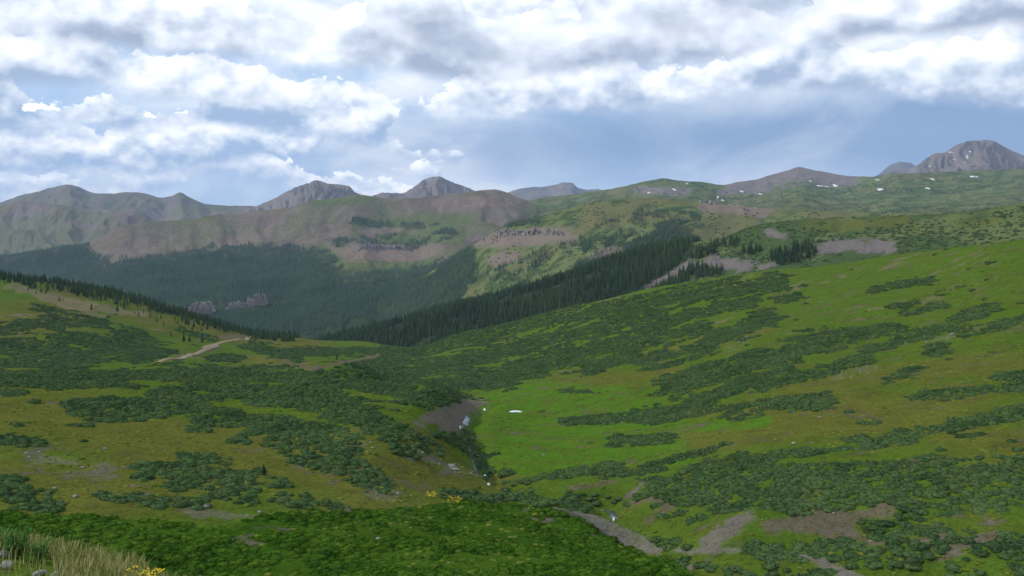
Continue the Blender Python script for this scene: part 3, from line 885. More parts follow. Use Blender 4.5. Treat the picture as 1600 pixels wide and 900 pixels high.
# lush carpet of the valley bottom in front
gaps = fbs(near.X / 8, near.YY / 5, 4, 91)
densd = deep_poly * (mound_m < 0.4) * np.where(gaps > 0.30, 1.25, 0.12)
X, Y = sample_cells(near, densd, 72, 160)
size = rng.uniform(0.30, 0.72, len(X)) * (0.7 + 0.8 * near.sample(gaps, X, Y))
ok, zz = seen(near, X, Y, size, [])
lus = dict(X=X[ok], Y=Y[ok], Z=zz[ok], s=size[ok], kind=np.ones(ok.sum(), int))
shr = {k: np.concatenate([wil[k], lus[k]]) for k in wil}
spx = CX + shr['X'] / shr['Y'] * F; spy = HY - shr['Z'] / shr['Y'] * F
inframe = (spx > 5) & (spx < 1595) & (spy < 897)
bank_py = np.interp(spx, [0, 100, 200, 300], [835, 850, 870, 895])
shown = inframe & ~((spx < 320) & (spy > bank_py - 6))
pick = np.zeros(len(spx), bool)
score = np.where(shown, shr['s'] / shr['Y'] * rng.uniform(0.75, 1.0, len(spx)), 0)
pick[np.argsort(-score)[:280]] = True
print('SHRUBS', len(spx), 'willow', len(wil['X']), 'lush', len(lus['X']))
asp = rng.uniform(0.85, 1.2, len(spx))
SC = np.stack([shr['s'] * 1.18, shr['s'] * asp * 1.18, shr['s'] * rng.uniform(0.55, 1.05, len(spx))], 1)
PP = np.stack([shr['X'], shr['Y'], shr['Z'] - 0.05], 1)
w = (shr['kind'] == 0) & ~pick
scatter('willow_thicket', PP[w], SC[w], pool_willow, 'grey green willow thickets spreading over both valley slopes', 'willow thicket')
w = (shr['kind'] == 1) & ~pick
scatter('low_thicket', PP[w], SC[w], pool_lush, 'dense low green thicket filling the valley bottom in front', 'thicket')


def far_willow(sh, dens, name, label, front, smin, smax, y0, y1):
    X, Y = sample_cells(sh, dens, y0, y1, 0.66)
    size = rng.uniform(smin, smax, len(X))
    ok, zz = seen(sh, X, Y, size, front)
    P = np.stack([X[ok], Y[ok], zz[ok] - 0.3], 1); q = size[ok]
    scatter(name, P, np.stack([q * 1.3, q * 1.3, q], 1), pool_willow, label, 'willow thicket')


bw = fbs(hillB.X / 40, hillB.YY / 90, 4, 107)
far_willow(hillB, 0.020 * (bw > 0.46) * (scarB < 0.6) * (bpx > 1060) + 0.002 * (scarB < 0.6) * (bpx > 1060), 'hill_willow', 'willow cover on the hill behind the right slope', [near], 1.2, 2.6, 700, 1450)
cw = fbs(hillC.X / 60, hillC.YY / 120, 4, 137)
far_willow(hillC, 0.004 * (cw > 0.55) * (cpx > 740), 'ridge_willow', 'dark shrub specks over the meadows of the middle ridge', [near, hillB], 1.5, 3.5, 1500, 2800)
dw = fbs(plateauD.X / 90, plateauD.YY / 160, 4, 197)
far_willow(plateauD, 0.0016 * (dw > 0.58) * (dpx > 840), 'plateau_willow', 'dark shrub specks over the green plateau', [near, hillB, hillC], 2.0, 4.5, 2300, 5200)


def shrub_words(x, y, kind):
    if kind == 1:
        return ('low leafy green shrub in the carpet at the bottom left, below the olive slope' if x < 420 else
                'low leafy green shrub in the carpet at the bottom centre of the valley' if x < 800 else
                'low leafy green shrub in the carpet beside the bare grey bank')
    if x > 1380 and y > 790: return 'dark green willow bush in the gully at the lower right corner'
    if x > 1000 and y > 840: return 'willow bush in the gully behind the near grey bank'
    if x > 1000 and y > 755: return 'willow bush at the lower edge of the right hand thicket above the bare soil'
    if x > 1000: return 'willow bush in the wide thicket across the foot of the right slope'
    if x > 690: return 'willow bush beside the creek below the bright meadow'
    if y > 770: return 'willow bush in a small patch low on the olive left slope'
    return 'willow bush in a clump on the olive left slope'


for n_, i in enumerate(np.nonzero(pick)[0]):
    kd = int(shr['kind'][i])
    src = (lush_src if kd else willow_src)
    o = bpy.data.objects.new('lush_shrub' if kd else 'willow_shrub', src[int(rng.integers(len(src)))])
    link(o); o.location = PP[i]; o.scale = SC[i]; o.rotation_euler = (0, 0, rng.uniform(0, 6.28))
    lb = ('big ' if SC[i][0] > np.median(SC[pick][:, 0]) else 'small ') + shrub_words(spx[i], spy[i], kd)
    tag(o, lb, 'shrub', 'shrubs: ' + lb)

tuft_m = foliage_material('grass_tufts', (0.045, 0.085, 0.008), (0.150, 0.165, 0.030), 0.8)
pool_tuft = source_collection('pool_tuft', [shrub_mesh('tuft', 91 + i, tuft_m, 60, 0.5 + 0.2 * i) for i in range(3)])
tn = fbs(near.X / 5, near.YY / 5, 3, 95)
X, Y = sample_cells(near, np.clip(28.0 / near.YY, 0, 0.3) * (0.15 + (tn > 0.5)) * (mound_m < 0.3) * (bare_g < 0.3), 80, 420, 0.64)
ok, zz = seen(near, X, Y, 0.2, [])
q = rng.uniform(0.14, 0.36, ok.sum()) * (0.8 + Y[ok] / 300)
scatter('grass_tufts', np.stack([X[ok], Y[ok], zz[ok] - 0.03], 1), np.stack([q * 1.3, q * 1.3, q * 0.8], 1), pool_tuft, 'uneven tufts of grass and herbs over the valley slopes', 'grass')

# bushes that stand alone
for px_, py_, wm, lb in [(211, 731, 1.25, 'round willow bush standing alone left of the patches on the olive slope'),
                         (792, 742, 2.3, 'dark rounded willow bush alone at the lower edge of the bright meadow'),
                         (1373, 692, 1.5, 'round willow bush left of the long thicket on the olive right slope'),
                         (1581, 690, 0.9, 'tiny dark bush alone near the right edge on olive grass'),
                         (1470, 704, 1.0, 'small bush just above the wide thicket on the right'),
                         (54, 629, 1.4, 'small round bush alone on the pale grass of the left knoll'),
                         (1243, 500, 1.6, 'small bush alone high on the green right slope'),
                         (1468, 549, 1.8, 'round bush between two bush rows on the upper right slope'),
                         (130, 690, 0.8, 'little dark bush in the middle of the olive left slope'),
                         (1512, 352 + 330, 0.9, 'small bush below the long thicket near the right edge')]:
    p = near.hit(px_, py_)
    o = bpy.data.objects.new('willow_shrub', willow_src[int(rng.integers(4))]); link(o)
    o.location = p - np.array([0, 0, 0.1]); o.scale = (wm, wm, wm * 0.9)
    tag(o, lb, 'shrub')

# ------------------------------------------------------------------ spruces
def forest(sh, dens, hmin, hmax, front, ymin, ymax):
    X, Y = sample_cells(sh, dens, ymin, ymax, 0.66)
    h = rng.uniform(hmin, hmax, len(X)) * (0.7 + 0.5 * rng.random(len(X)))
    ok, zz = seen(sh, X, Y, h, front)
    return np.stack([X[ok], Y[ok], zz[ok] - 0.2, h[ok]], 1)


# left hill crest
lhm = strokes(npx, npy_, [S_(6, (-200, 395), (0, 434), (100, 450), (200, 468), (300, 496), (400, 521), (450, 526))]) + (g1 - 0.5) * 1.4
tl = forest(near, 0.035 * (lhm > 0.75) * (near.YY > 560), 5, 9, [], 560, 1010)
lhm2 = strokes(npx, npy_, [S_(9, (60, 455), (200, 485), (310, 508))])
tl2 = forest(near, 0.0035 * (lhm2 > 0.7) * (near.YY > 500), 3.5, 7, [], 500, 1000)
# dark ridge
bm_ = sstep(470, 520, bpx) * sstep(1105, 1060, bpx + 30 * (bn - 0.5)) * (scarB < 0.7)
bm2 = strokes(bpx, bpy_, [S_(9, (1225, 405), (1255, 395)), S_(5, (1085, 400), (1110, 392)), S_(4, (1120, 385), (1150, 380)), S_(4, (1170, 395), (1180, 392)), S_(5, (1095, 430), (1120, 425))])
tb = forest(hillB, 0.045 * np.maximum(bm_ * (bn > 0.08), (bm2 > 0.8) * 0.8), 9, 16, [near], 700, 1500)
# middle ridge
cm = inpoly(cpx + 46 * (cn - 0.5) + 18 * (cn2 - 0.5), cpy + 14 * (cn2 - 0.5), CFOREST) * np.where(cpx > 742, 0.6 * (cn2 > 0.4), 1.0)
cm2 = strokes(cpx, cpy, [S_(9, (780, 430), (860, 395), (960, 372), (1080, 350)), S_(6, (940, 350), (990, 342)), S_(3, (790, 352), (840, 345)), S_(5, (1000, 332), (1080, 340))])
tc_ = forest(hillC, 0.024 * np.maximum(cm * (cn2 > 0.15), (cm2 > 0.75) * (cn2 > 0.42) * 0.8), 9, 16, [near, hillB], 1250, 2900)
# valley side
em = (epy > fl + 14 * (en2 - 0.5)) * sstep(800, 700, epx) * np.where((epx > 490) & (epx < 640) & (epy < 445), 0.35 * (en2 > 0.5), 1.0)
em2 = strokes(epx, epy, [S_(7, (535, 380), (620, 374)), S_(7, (640, 385), (700, 365)), S_(5, (550, 345), (590, 350)), S_(9, (500, 395), (530, 430)), S_(8, (560, 435), (700, 425)), S_(4, (600, 350), (690, 355)),
                         S_(10, (-60, 378), (40, 378), (110, 372))])
cliff_gap = strokes(epx, epy, [S_(7, (300, 486), (335, 484)), S_(6, (350, 480), (415, 478))])
te = forest(ridgeE, 0.018 * np.maximum(em * (en2 > 0.08), (em2 > 0.8) * (en2 > 0.4)) * (cliff_gap < 0.9), 11, 19, [near, hillB, hillC], 1800, 4700)
dm = strokes(dpx, dpy, [S_(5, (1340, 335), (1500, 330)), S_(4, (1460, 300), (1530, 295)), S_(3, (1090, 345), (1130, 340))])
td = forest(plateauD, 0.003 * (dm > 0.8) * (dn2 > 0.45), 9, 15, [near, hillB, hillC], 1900, 5000)
print('TREES', len(tl), len(tl2), len(tb), len(tc_), len(te), len(td))

crest_pool = np.concatenate([np.c_[tl, np.zeros(len(tl))], np.c_[tl2, np.ones(len(tl2))], np.c_[tb, np.full(len(tb), 2)]])
tpx = CX + crest_pool[:, 0] / crest_pool[:, 1] * F
sc = crest_pool[:, 3] / crest_pool[:, 1] * ((tpx > 4) & (tpx < 1596)) * np.where(crest_pool[:, 4] < 2, 1.9, 1.0)
order = np.argsort(-sc)
ind = order[:290]; rest = order[290:]


def spruce(x, y, z, h, label, group=None, wide=1.0):
    cr, tr = spruce_src[int(rng.integers(len(spruce_src)))]
    e = bpy.data.objects.new('spruce_tree', None); link(e)
    e.empty_display_size = 0.5
    e.location = (x, y, z); e.scale = (h * wide, h * wide, h); e.rotation_euler = (0, 0, rng.uniform(0, 6.28))
    link(bpy.data.objects.new('crown', cr), e); link(bpy.data.objects.new('trunk', tr), e)
    tag(e, label, 'tree', group)
    return e


def tree_words(px, k, h):
    size = ('short', 'midsize', 'tall')[int(h > 8.0) + int(h > 9.2)] if k < 2 else ('shorter', 'tall')[int(h > 15)]
    if k == 2:
        return (size + ' dark spruce at the left end of the forested ridge, above the valley notch' if px < 640 else
                size + ' dark spruce on the middle of the forested ridge, behind the right slope' if px < 860 else
                size + ' dark spruce on the upper forested ridge, left of the grey scars' if px < 1075 else
                size + ' dark spruce among willows below the grey scars of the far hill')
    if k == 1:
        return size + ' spruce scattered on the tan slope below the left hill crest'
    where = ('at the left edge of the photo' if px < 50 else 'above the top of the tan slope' if px < 110 else 'above the middle of the tan slope' if px < 170 else
             'where the tan slope ends' if px < 230 else 'half way between tan slope and road' if px < 290 else 'above the road side spruces' if px < 340 else 'just before the road end' if px < 390 else 'past the road end')
    return size + ' dark spruce in the left hill crest row ' + where


for i in ind:
    x, y, z, h, k = crest_pool[i]
    lb = tree_words(tpx[i], k, h)
    spruce(x, y, z, h, lb, 'spruces: ' + lb, 1.0 if k == 2 else 1.25)
for px_, py_, h, lb in [(287, 534, 8.0, 'left of two small spruces beside the dirt road on the left hill'), (296, 534, 6.5, 'short spruce close beside a taller one left of the road'),
                        (316, 536, 8.0, 'right one of the small spruces beside the dirt road'), (456, 529, 7, 'lone spruce standing on the skyline right of the road end'),
                        (267, 526, 5.5, 'small spruce left of the road, above the pair'), (412, 742, 2.0, 'tiny young spruce among the bushes on the olive left slope'),
                        (526, 562, 6, 'small dark spruce above the brown cut bank in the valley notch'), (80, 488, 5, 'little spruce alone on the tan slope of the left hill')]:
    p = near.hit(px_, py_)
    spruce(p[0], p[1], p[2] - 0.1, h, lb, None, 1.3)


def mass(name, T, pool, label):
    s = T[:, 3]
    wd = s * rng.uniform(0.9, 1.25, len(s))
    scatter(name, T[:, :3], np.stack([wd, wd, s], 1), pool, label, 'forest')


mass('spruce_forest', crest_pool[rest][:, :4], pool_spruce, 'dense dark spruce forest on the ridge behind the right slope')
mass('middle_forest', tc_, pool_far, 'blue green spruce forest on the middle ridge')
mass('valley_forest', te, pool_far, 'hazy spruce forest covering the far valley side')
mass('plateau_trees', td, pool_far, 'sparse tree groups on the green plateau')
#DETAILS#
# ------------------------------------------------------------------ road, creek, snow, rock
def ribbon(sh, pts, width, lift, name, material, label, wob=0.0, n=90):
    P = np.array(pts)
    d = np.r_[0, np.cumsum(np.hypot(np.diff(P[:, 0]), np.diff(P[:, 1])))]
    t = np.linspace(0, d[-1], n)
    x = pchip(d, P[:, 0], t); y = pchip(d, P[:, 1], t)
    tx, ty = np.gradient(x), np.gradient(y); L = np.hypot(tx, ty)
    nx, ny = -ty / L, tx / L
    V = []; offs = np.linspace(-1, 1, 5)
    wv = width * (1 + wob * (fbm(t / 3.0, t * 0, 3, 5) - 0.5) * 2)
    for o_ in offs:
        xx = x + nx * wv * 0.5 * o_; yy = y + ny * wv * 0.5 * o_
        V.append(np.stack([xx, yy, sh.z(xx, yy) + lift * (1 - 0.6 * o_ * o_)], 1))
    V = np.stack(V, 1).reshape(-1, 3)
    idx = np.arange(n * 5).reshape(n, 5)
    Fc = np.stack([idx[:-1, :-1], idx[1:, :-1], idx[1:, 1:], idx[:-1, 1:]], -1).reshape(-1, 4)
    me = mesh_np(name, V, Fc); me.materials.append(material)
    return tag(link(bpy.data.objects.new(name, me)), label, None, None, 'structure')


road_m, rt, rb_ = mat('road_dirt')
geo = rt.n('ShaderNodeNewGeometry')
road_m.node_tree.links.new(rt.mix(rt.noise(geo.outputs['Position'], 0.25, 4, 0.6), (0.17, 0.135, 0.09, 1), (0.28, 0.23, 0.16, 1)), rb_.inputs['Base Color'])
ribbon(near, H((246, 567), (275, 561), (300, 554), (322, 546), (340, 540)), 3.6, 0.6, 'dirt_road', road_m, 'pale dirt road climbing out of the valley below the left hill')
ribbon(near, H((318, 545), (333, 540), (352, 534), (372, 530), (390, 526)), 3.6, 0.5, 'dirt_road', road_m, 'far end of the pale dirt road curving to the hill edge')
water_m, wtr, wb = mat('creek_water')
wb.inputs['Base Color'].default_value = (0.05, 0.065, 0.06, 1); wb.inputs['Roughness'].default_value = 0.12; wb.inputs['Specular IOR Level'].default_value = 0.5
ribbon(near, creek_w, 1.3, 0.25, 'creek', water_m, 'narrow creek running down the valley past the bright meadow', 0.8, 160)

snow_m, stn, sb = mat('snow')
geo = stn.n('ShaderNodeNewGeometry')
snow_m.node_tree.links.new(stn.mix(stn.noise(geo.outputs['Position'], 0.6, 4, 0.6), (0.50, 0.51, 0.53, 1), (0.76, 0.77, 0.79, 1)), sb.inputs['Base Color'])


def snow_patch(sh, px, py, w, h, label, lift, seed, tilt=0.0):
    r = np.random.default_rng(seed)
    n = 18
    ph = r.uniform(0, 6.28, 3)
    V = []
    c = sh.hit(px, py)
    rings = (0.0, 0.55, 0.9, 1.0)
    for k, rr in enumerate(rings):
        for j in range(n if k else 1):
            a = 2 * math.pi * j / n
            q = rr * (1 + 0.28 * math.sin(2 * a + ph[0]) + 0.20 * math.sin(3 * a + ph[1]) + 0.1 * math.sin(5 * a + ph[2]))
            ox, oy = math.cos(a) * w * 0.5 * q, math.sin(a) * h * 0.5 * q
            p = sh.hit(px + ox, py + oy + tilt * ox)
            if abs(p[1] - c[1]) > 0.25 * c[1]:
                p = c + np.array([ox * c[1] / F, 0, 0]); p[2] = float(sh.z(p[0], p[1]))
            V.append((p[0], p[1], p[2] + (lift if k < 3 else -lift * 0.5)))
    Fc = [(0, 1 + j, 1 + (j + 1) % n) for j in range(n)]
    me = bpy.data.meshes.new('snow_patch')
    for k in range(2):
        b0, b1 = 1 + k * n, 1 + (k + 1) * n
        Fc += [(b0 + j, b1 + j, b1 + (j + 1) % n, b0 + (j + 1) % n) for j in range(n)]
    me.from_pydata([tuple(v) for v in V], [], Fc); me.update()
    me.polygons.foreach_set('use_smooth', np.ones(len(me.polygons), bool))
    me.materials.append(snow_m)
    return tag(link(bpy.data.objects.new('snow_patch', me)), label, 'snow patch', 'snow patches')


sn = [(plateauD, 1014, 301, 7, 3, 'small snow patch at the left of the green plateau, lowest on its grey strip'), (plateauD, 1053, 296, 8, 4, 'snow patch on the grey strip below the rounded green top'),
      (plateauD, 1074, 287, 5, 3, 'tiny snow patch high on the rounded green top'), (plateauD, 1122, 308, 4, 7, 'upright snow streak in the dip left of the grey knoll'),
      (plateauD, 1129, 313, 6, 3, 'small snow patch right below the upright streak'), (plateauD, 1159, 299, 9, 3, 'slanting snow patch at the foot of the grey knoll, left end'),
      (plateauD, 1188, 303, 6, 4, 'small snow patch below the grey knoll'), (plateauD, 1285, 291, 20, 4, 'long curved snow streak right of the grey knoll'),
      (plateauD, 1305, 290, 11, 4, 'short bright snow patch beside the long curved streak'), (plateauD, 1371, 281, 7, 3, 'small snow patch just under the plateau skyline'),
      (plateauD, 1375, 296, 12, 5, 'large slanting snow patch in the middle of the plateau'), (plateauD, 1457, 280, 9, 3, 'thin snow patch on the brown strip of the plateau'),
      (plateauD, 1449, 294, 8, 4, 'small snow patch below the brown strip'), (plateauD, 1521, 276, 14, 4, 'wide snow patch below the rocky summit'), (plateauD, 1266, 283, 6, 2, 'tiny snow patch on the right shoulder of the grey knoll'),
      (mL, 1491, 249, 9, 3, 'snow patch on the left face of the rocky summit'), (mL, 1511, 245, 4, 11, 'upright snow streak in the middle of the rocky summit'),
      (mL, 1507, 254, 5, 3, 'small snow patch under the upright streak on the rocky summit'), (mL, 1516, 237, 4, 4, 'highest small snow patch on the rocky summit'),
      (mL, 1518, 257, 5, 3, 'lowest small snow patch on the right of the summit face'), (mL, 1453, 260, 4, 3, 'snow speck at the left foot of the rocky summit'), (mL, 1486, 238, 13, 2, 'thin snow line along the left shoulder of the rocky summit')]
for i, (sh, a, b, w_, h_, lb) in enumerate(sn):
    snow_patch(sh, a, b, w_ * 0.85, h_ * 0.6, lb, 0.9, 500 + i, 0.12)
nsn = [(806, 643, 18, 4, 'white wedge shaped snow remnant lying in the bright green meadow'), (757, 640, 5, 4, 'white patch in the creek at the top of the cut bank'), (729, 657, 5, 4, 'white patch in the creek below the bare bank'),
       (720, 668, 5, 8, 'tall white patch in the creek against the bare grey bank'), (737, 684, 4, 3, 'small white patch in the creek among bushes'), (730, 692, 6, 6, 'bright white patch in the creek left of the meadow'),
       (758, 743, 6, 5, 'white patch at the bend of the creek by dark bushes'), (764, 757, 8, 3, 'flat white patch at the creek bend below the meadow'), (747, 712, 3, 3, 'white speck in the creek half way down'),
       (959, 812, 4, 5, 'white patch in the creek behind the bare grey bank')]
for i, (a, b, w_, h_, lb) in enumerate(nsn):
    snow_patch(near, a, b, w_ * 0.85, h_ * 0.7, lb, 0.15, 600 + i)

# rocks
rock_m, rkt, rkb = mat('rock')
geo = rkt.n('ShaderNodeNewGeometry')
oi = rkt.n('ShaderNodeObjectInfo')
rc = rkt.mix(rkt.noise(geo.outputs['Position'], 6.0, 5, 0.65), (0.13, 0.12, 0.11, 1), (0.34, 0.32, 0.30, 1))
rock_m.node_tree.links.new(rc, rkb.inputs['Base Color'])
cliff_m, ckt, ckb = mat('cliff_rock')
geo = ckt.n('ShaderNodeNewGeometry')
rc = ckt.mix(ckt.noise(geo.outputs['Position'], 0.08, 6, 0.7), (0.13, 0.11, 0.115, 1), (0.31, 0.27, 0.23, 1))
cliff_m.node_tree.links.new(rc, ckb.inputs['Base Color'])


def rock_mesh(seed):
    r = np.random.default_rng(seed)
    bm = bmesh.new(); bmesh.ops.create_icosphere(bm, subdivisions=2, radius=1.0)
    cuts = r.normal(size=(9, 3)); cuts /= np.linalg.norm(cuts, axis=1)[:, None]
    for v in bm.verts:
        p = np.array(v.co[:])
        for c in cuts:                                  # flat broken faces
            e = p @ c - r.uniform(0.62, 0.66)
            if e > 0: p = p - c * e
        v.co = p * np.array([1, 0.8, 0.62])
    me = bpy.data.meshes.new('rock'); bm.to_mesh(me); bm.free(); me.materials.append(rock_m)
    return me


rocks = [rock_mesh(900 + i) for i in range(6)]
# scree: rubble areas on the slopes, uncountable
V = []; Fs = []
densr = 0.10 * (sstep(0.55, 1.0, scree) > 0.35) + 0.02 * (sstep(0.5, 0.9, soil) > 0.5) * (npy_ > 700) + 0.0012 * (n1 > 0.52) * (near.YY > 90)
X, Y = sample_cells(near, densr, 80, 420, 0.62)
ok, zz = seen(near, X, Y, 0.2, [])
ico = np.array([v.co[:] for v in rocks[0].vertices]); icf = np.array([p.vertices[:] for p in rocks[0].polygons])
bmx = bmesh.new(); bmesh.ops.create_icosphere(bmx, subdivisions=1, radius=1.0)
icv = np.array([v.co[:] for v in bmx.verts]); icf = np.array([[v.index for v in f.verts] for f in bmx.faces]); bmx.free()
for x, y, z in zip(X[ok], Y[ok], zz[ok]):
    s = rng.uniform(0.10, 0.34) * (1 + y / 500)
    q = icv * rng.uniform(0.6, 1.2, icv.shape) * np.array([s, s * rng.uniform(.6, 1), s * 0.55])
    Fs.append(icf + len(icv) * len(V)); V.append(q + np.array([x, y, z + 0.03]))
if V:
    me = mesh_np('scree', np.concatenate(V), np.concatenate(Fs), smooth=False); me.materials.append(rock_m)
    tag(link(bpy.data.objects.new('scree', me)), 'pale rubble scattered over the grassy slopes', 'scree', None, 'stuff')
# single boulders one can pick out
for i, (a, b, s, lb) in enumerate([(706, 731, 1.5, 'pale jagged boulder pile top on the left bank above the creek'), (712, 735, 1.0, 'smaller pale boulder beside the jagged one above the creek'),
                                   (1488, 523, 1.3, 'pale boulder between bush rows high on the right slope'), (1283, 472, 1.0, 'single pale stone high on the green right slope'),
                                   (117, 777, 0.6, 'white grey stone on the olive slope at the left'), (84, 764, 0.5, 'small pale stone near the left bush patch'),
                                   (163, 702, 0.7, 'pale flat stone in the upper olive slope'), (322, 793, 0.7, 'largest pale stone of the rubble below the left bushes'),
                                   (1240, 694, 0.8, 'pale stone on the olive meadow of the right slope'), (1281, 652, 0.6, 'small pale stone under the bush row on the right slope')]):
    p = near.hit(a, b)
    o = bpy.data.objects.new('boulder', rocks[i % 6]); link(o); s *= 0.7
    o.location = p + np.array([0, 0, s * 0.2]); o.scale = (s, s, s)
    o.rotation_euler = (0, 0, i * 1.3); tag(o, lb, 'boulder')


def cliff(sh, pts, hpx, depth, label, seed, nc=90):
    """a broken rock band: wall of blocks following the slope, with its own thickness"""
    W = np.array([sh.hit(*p) for p in pts])
    t = np.linspace(0, len(pts) - 1, nc)
    x = np.interp(t, range(len(pts)), W[:, 0]); y = np.interp(t, range(len(pts)), W[:, 1])
    ht = hpx / F * y * (0.25 + 1.1 * fbm(t * 9.0, t * 0 + seed, 3, seed)) * np.clip(np.minimum(t, t[-1] - t) * 3 + 0.15, 0, 1)
    V = []
    prof = [(-0.9, -0.35), (-0.55, 0.15), (-0.45, 0.55), (-0.2, 0.85), (-0.1, 1.0), (0.5, 1.02), (1.2, 0.4), (1.8, -0.4)]
    for k, (dy, hz) in enumerate(prof):
        jit = (fbm(t * 26 + k * 3.7, t * 0 + k, 2, seed + 3) - 0.5) * depth * 1.3
        yy = y + dy * depth + jit
        zz_ = sh.z(x, y) + hz * ht
        if hz < 0: zz_ = sh.z(x, np.maximum(yy, sh.Y[0])) - 0.3 * ht
        V.append(np.stack([x, yy, zz_], 1))
    m = len(prof)
    V = np.stack(V, 1).reshape(-1, 3)
    idx = np.arange(nc * m).reshape(nc, m)
    Fc = np.stack([idx[:-1, :-1], idx[1:, :-1], idx[1:, 1:], idx[:-1, 1:]], -1).reshape(-1, 4)
    me = mesh_np('rock_outcrop', V, Fc, smooth=False); me.materials.append(cliff_m)
    tag(link(bpy.data.objects.new('rock_outcrop', me)), label, 'cliff')


cliff(hillC, [(772, 368), (800, 366), (825, 366), (845, 363)], 9, 16, 'dark rock band across the brown patch of the middle ridge', 5)
cliff(hillC, [(850, 366), (866, 365), (880, 368)], 8, 14, 'short rock band right of the long one on the middle ridge', 8, 50)
cliff(ridgeE, [(294, 489), (312, 488), (328, 489), (334, 490)], 16, 18, 'purple grey cliff showing through the valley forest, left one', 11, 70)
cliff(ridgeE, [(352, 483), (375, 481), (385, 480)], 10, 14, 'low pale cliff in the valley forest between two higher ones', 14, 50)
cliff(ridgeE, [(384, 478), (400, 476), (418, 476)], 15, 18, 'purple grey cliff showing through the valley forest, right one', 17, 60)
cliff(plateauD, [(1086, 325), (1110, 322), (1130, 326)], 8, 30, 'dark rock step on the left side of the plateau', 21, 50)
cliff(plateauD, [(1130, 330), (1160, 329), (1196, 334)], 8, 30, 'second lower dark rock step on the plateau', 24, 60)
cliff(ridgeE, [(560, 391), (590, 388), (620, 389), (640, 392)], 7, 30, 'reddish broken rim above the pink bank in the hollow', 27, 70)

# ------------------------------------------------------------------ the photographer's bank: grass, stones, leafy plants
grass_m, gt_, gb_ = mat('dry_grass')
geo = gt_.n('ShaderNodeNewGeometry')
gc = gt_.ramp(gt_.noise(geo.outputs['Position'], 7.0, 2, 0.6), [(0.35, (0.10, 0.16, 0.03)), (0.5, (0.30, 0.29, 0.09)), (0.65, (0.55, 0.48, 0.24))])
grass_m.node_tree.links.new(gc, gb_.inputs['Base Color'])
V = []; Fs = []; nb = 0
for _ in range(15000):
    Yb = rng.uniform(6.3, 9.9); u_ = rng.uniform(-0.72, -0.36)
    px_ = CX + u_ * F
    if px_ > 290 or (px_ > 120 and rng.random() > 0.6) or (px_ < 90 and Yb < 8.2 and rng.random() > 0.12) or rng.random() > 0.35 + 0.65 * float(vnoise(np.array([u_ * 40]), np.array([Yb * 3]), 7)[0]): continue
    x = u_ * Yb; z = float(near.z(x, Yb))
    L = rng.uniform(0.08, 0.22) * (0.6 if px_ > 230 else 1.0); a = rng.uniform(0, 6.28); lean = rng.uniform(0.05, 0.5) * L
    w_ = rng.uniform(0.0022, 0.0045)
    dxx, dyy = math.cos(a) * lean, math.sin(a) * lean
    sx, sy = w_, w_ * rng.uniform(-1, 1)
    V += [(x - sx, Yb - sy, z - 0.02), (x + sx, Yb + sy, z - 0.02), (x + dxx * .35 + sx * .8, Yb + dyy * .35 + sy * .8, z + L * .6), (x + dxx * .35 - sx * .8, Yb + dyy * .35 - sy * .8, z + L * .6),
          (x + dxx + sx * .3, Yb + dyy, z + L), (x + dxx - sx * .3, Yb + dyy, z + L)]
    Fs += [(nb, nb + 1, nb + 2, nb + 3), (nb + 3, nb + 2, nb + 4, nb + 5)]; nb += 6
me = mesh_np('dry_grass', V, Fs, smooth=False); me.materials.append(grass_m)
tag(link(bpy.data.objects.new('dry_grass', me)), 'tall straw coloured grass on the near bank, lower left corner', 'grass', None, 'stuff')


def bank(px, Yb):
    x = (px - CX) / F * Yb
    return np.array([x, Yb, float(near.z(x, Yb))])


leaf_m = foliage_material('herb_leaves', (0.035, 0.10, 0.02), (0.10, 0.20, 0.05), 12.0)
yel_m, yt, yb = mat('yellow_petals'); yb.inputs['Base Color'].default_value = (0.62, 0.46, 0.03, 1)


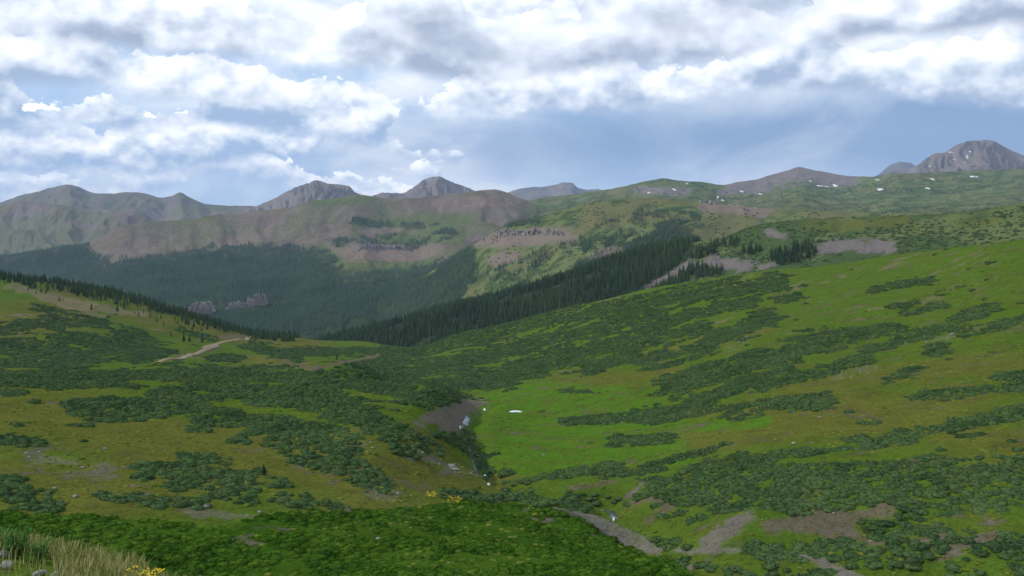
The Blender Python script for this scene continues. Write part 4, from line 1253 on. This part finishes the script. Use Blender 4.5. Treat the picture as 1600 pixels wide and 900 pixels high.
def leafy_plant(px, Yb, h, n, label, flowers=False):
    e = bpy.data.objects.new('leafy_plant' if not flowers else 'flowering_plant', None); link(e); e.location = bank(px, Yb); e.empty_display_size = 0.1
    V = []; Fs = []; SV = []; SF = []; FV = []; FF = []
    for k in range(n):
        a = rng.uniform(0, 6.28); rr = rng.uniform(0, 0.10) * h / 0.3; L = h * rng.uniform(0.6, 1.0); tilt = rng.uniform(0, 0.35)
        bx, by = rr * math.cos(a), rr * math.sin(a); ex, ey = bx + math.cos(a) * tilt * L, by + math.sin(a) * tilt * L
        b0 = len(SV)
        for (qx, qy, qz, qr) in ((bx, by, -0.02, .003), (ex, ey, L, .0015)):
            for j in range(3): SV.append((qx + qr * math.cos(j * 2.09), qy + qr * math.sin(j * 2.09), qz))
        SF += [(b0 + j, b0 + (j + 1) % 3, b0 + 3 + (j + 1) % 3, b0 + 3 + j) for j in range(3)]
        for q in range(9 if not flowers else 4):
            f = 0.15 + 0.85 * q / 9
            c = np.array([bx + (ex - bx) * f, by + (ey - by) * f, L * f]); al = rng.uniform(0, 6.28); ll = rng.uniform(0.03, 0.06) * (1.2 - 0.5 * f) * (0.6 if flowers else 1)
            d = np.array([math.cos(al), math.sin(al), 0.45]); s = np.array([-math.sin(al), math.cos(al), 0]) * ll * 0.28
            i0 = len(V); V += [tuple(c), tuple(c + d * ll * .5 + s), tuple(c + d * ll), tuple(c + d * ll * .5 - s)]; Fs.append((i0, i0 + 1, i0 + 2, i0 + 3))
        if flowers:
            for q in range(3):
                c = np.array([ex, ey, L]) + rng.normal(0, 0.012, 3); i0 = len(FV); r0 = 0.012
                FV += [tuple(c + np.array([r0 * math.cos(t_), r0 * math.sin(t_), 0.004 * (-1) ** j])) for j, t_ in enumerate(np.linspace(0, 6.28, 7)[:-1])] + [tuple(c + np.array([0, 0, .008]))]
                FF += [(i0 + j, i0 + (j + 1) % 6, i0 + 6) for j in range(6)]
    for nm, vv, ff, mm in (('leaves', V, Fs, leaf_m), ('stems', SV, SF, leaf_m), ('flowers', FV, FF, yel_m)):
        if vv:
            me = mesh_np(nm, vv, ff, smooth=False); me.materials.append(mm); link(bpy.data.objects.new(nm, me), e)
    tag(e, label, 'plant')


leafy_plant(26, 8.0, 0.34, 34, 'bushy green leafy plant in the lower left corner among dry grass')
leafy_plant(2, 8.3, 0.28, 22, 'green leafy plant cut by the left edge')
leafy_plant(62, 7.9, 0.24, 22, 'lower darker leafy plant right of the bushy one in the corner')
leafy_plant(238, 7.6, 0.20, 12, 'yellow flowering plant on the near bank, right end of the dry grass', True)
leafy_plant(205, 7.7, 0.12, 8, 'small yellow flowering plant left of the larger yellow one', True)
for i, (px_, Yb, s, lb) in enumerate([(8, 7.35, 0.07, 'grey stone in the extreme lower left corner'), (62, 7.25, 0.06, 'upright grey stone at the bottom edge by the leafy plant'), (88, 7.2, 0.07, 'small grey stone at the bottom edge, third from the left'),
                                      (120, 7.15, 0.075, 'flat grey stone at the bottom edge below the dry grass'), (2, 7.9, 0.07, 'pale stone at the left edge between leafy plants')]):
    o = bpy.data.objects.new('stone', rocks[(i + 2) % 6]); link(o); o.location = bank(px_, Yb) + np.array([0, 0, s * 0.35]); o.scale = (s, s, s * 1.1); o.rotation_euler = (0.2, 0.1, i)
    tag(o, lb, 'stone')
# yellow flowers in the meadow
ym = strokes(npx, npy_, [S_(7, (675, 775), (715, 783))], 0.4)
X, Y = sample_cells(near, 9.0 * (ym > 0.75) * (n3 > 0.35), 80, 260)
V = []; Fs = []
for x, y, z in zip(X, Y, near.z(X, Y)):
    s = rng.uniform(0.05, 0.11); i0 = len(V); a = rng.uniform(0, 6.28); h = rng.uniform(0.15, 0.4)
    V += [(x + s * math.cos(a + k * 1.57), y + s * math.sin(a + k * 1.57), z + h + 0.03 * (-1) ** k) for k in range(4)]
    Fs.append((i0, i0 + 1, i0 + 2, i0 + 3))
if V:
    me = mesh_np('yellow_flowers', V, Fs, smooth=False); me.materials.append(yel_m)
    tag(link(bpy.data.objects.new('yellow_flowers', me)), 'patch of yellow flowers above the dark valley bottom', 'flowers', None, 'stuff')

# ------------------------------------------------------------------ the air
bm = bmesh.new(); bmesh.ops.create_cube(bm, size=1.0)
me = bpy.data.meshes.new('haze'); bm.to_mesh(me); bm.free()
hz = link(bpy.data.objects.new('haze', me))
hz.scale = (2 * S + 200, 2 * S + 200, 1150 + 902); hz.location = (0, 0, (1150 - 902) / 2)
hm = bpy.data.materials.new('haze_air'); hm.use_nodes = True
hn = hm.node_tree; hn.nodes.clear()
ho = hn.nodes.new('ShaderNodeOutputMaterial'); pv = hn.nodes.new('ShaderNodeVolumePrincipled')
pv.inputs['Color'].default_value = (0.52, 0.70, 1.0, 1); pv.inputs['Density'].default_value = HAZE
pv.inputs['Anisotropy'].default_value = 0.0
hn.links.new(pv.outputs[0], ho.inputs['Volume'])
me.materials.append(hm)
tag(hz, 'thin blue mountain haze', 'haze', None, 'stuff')
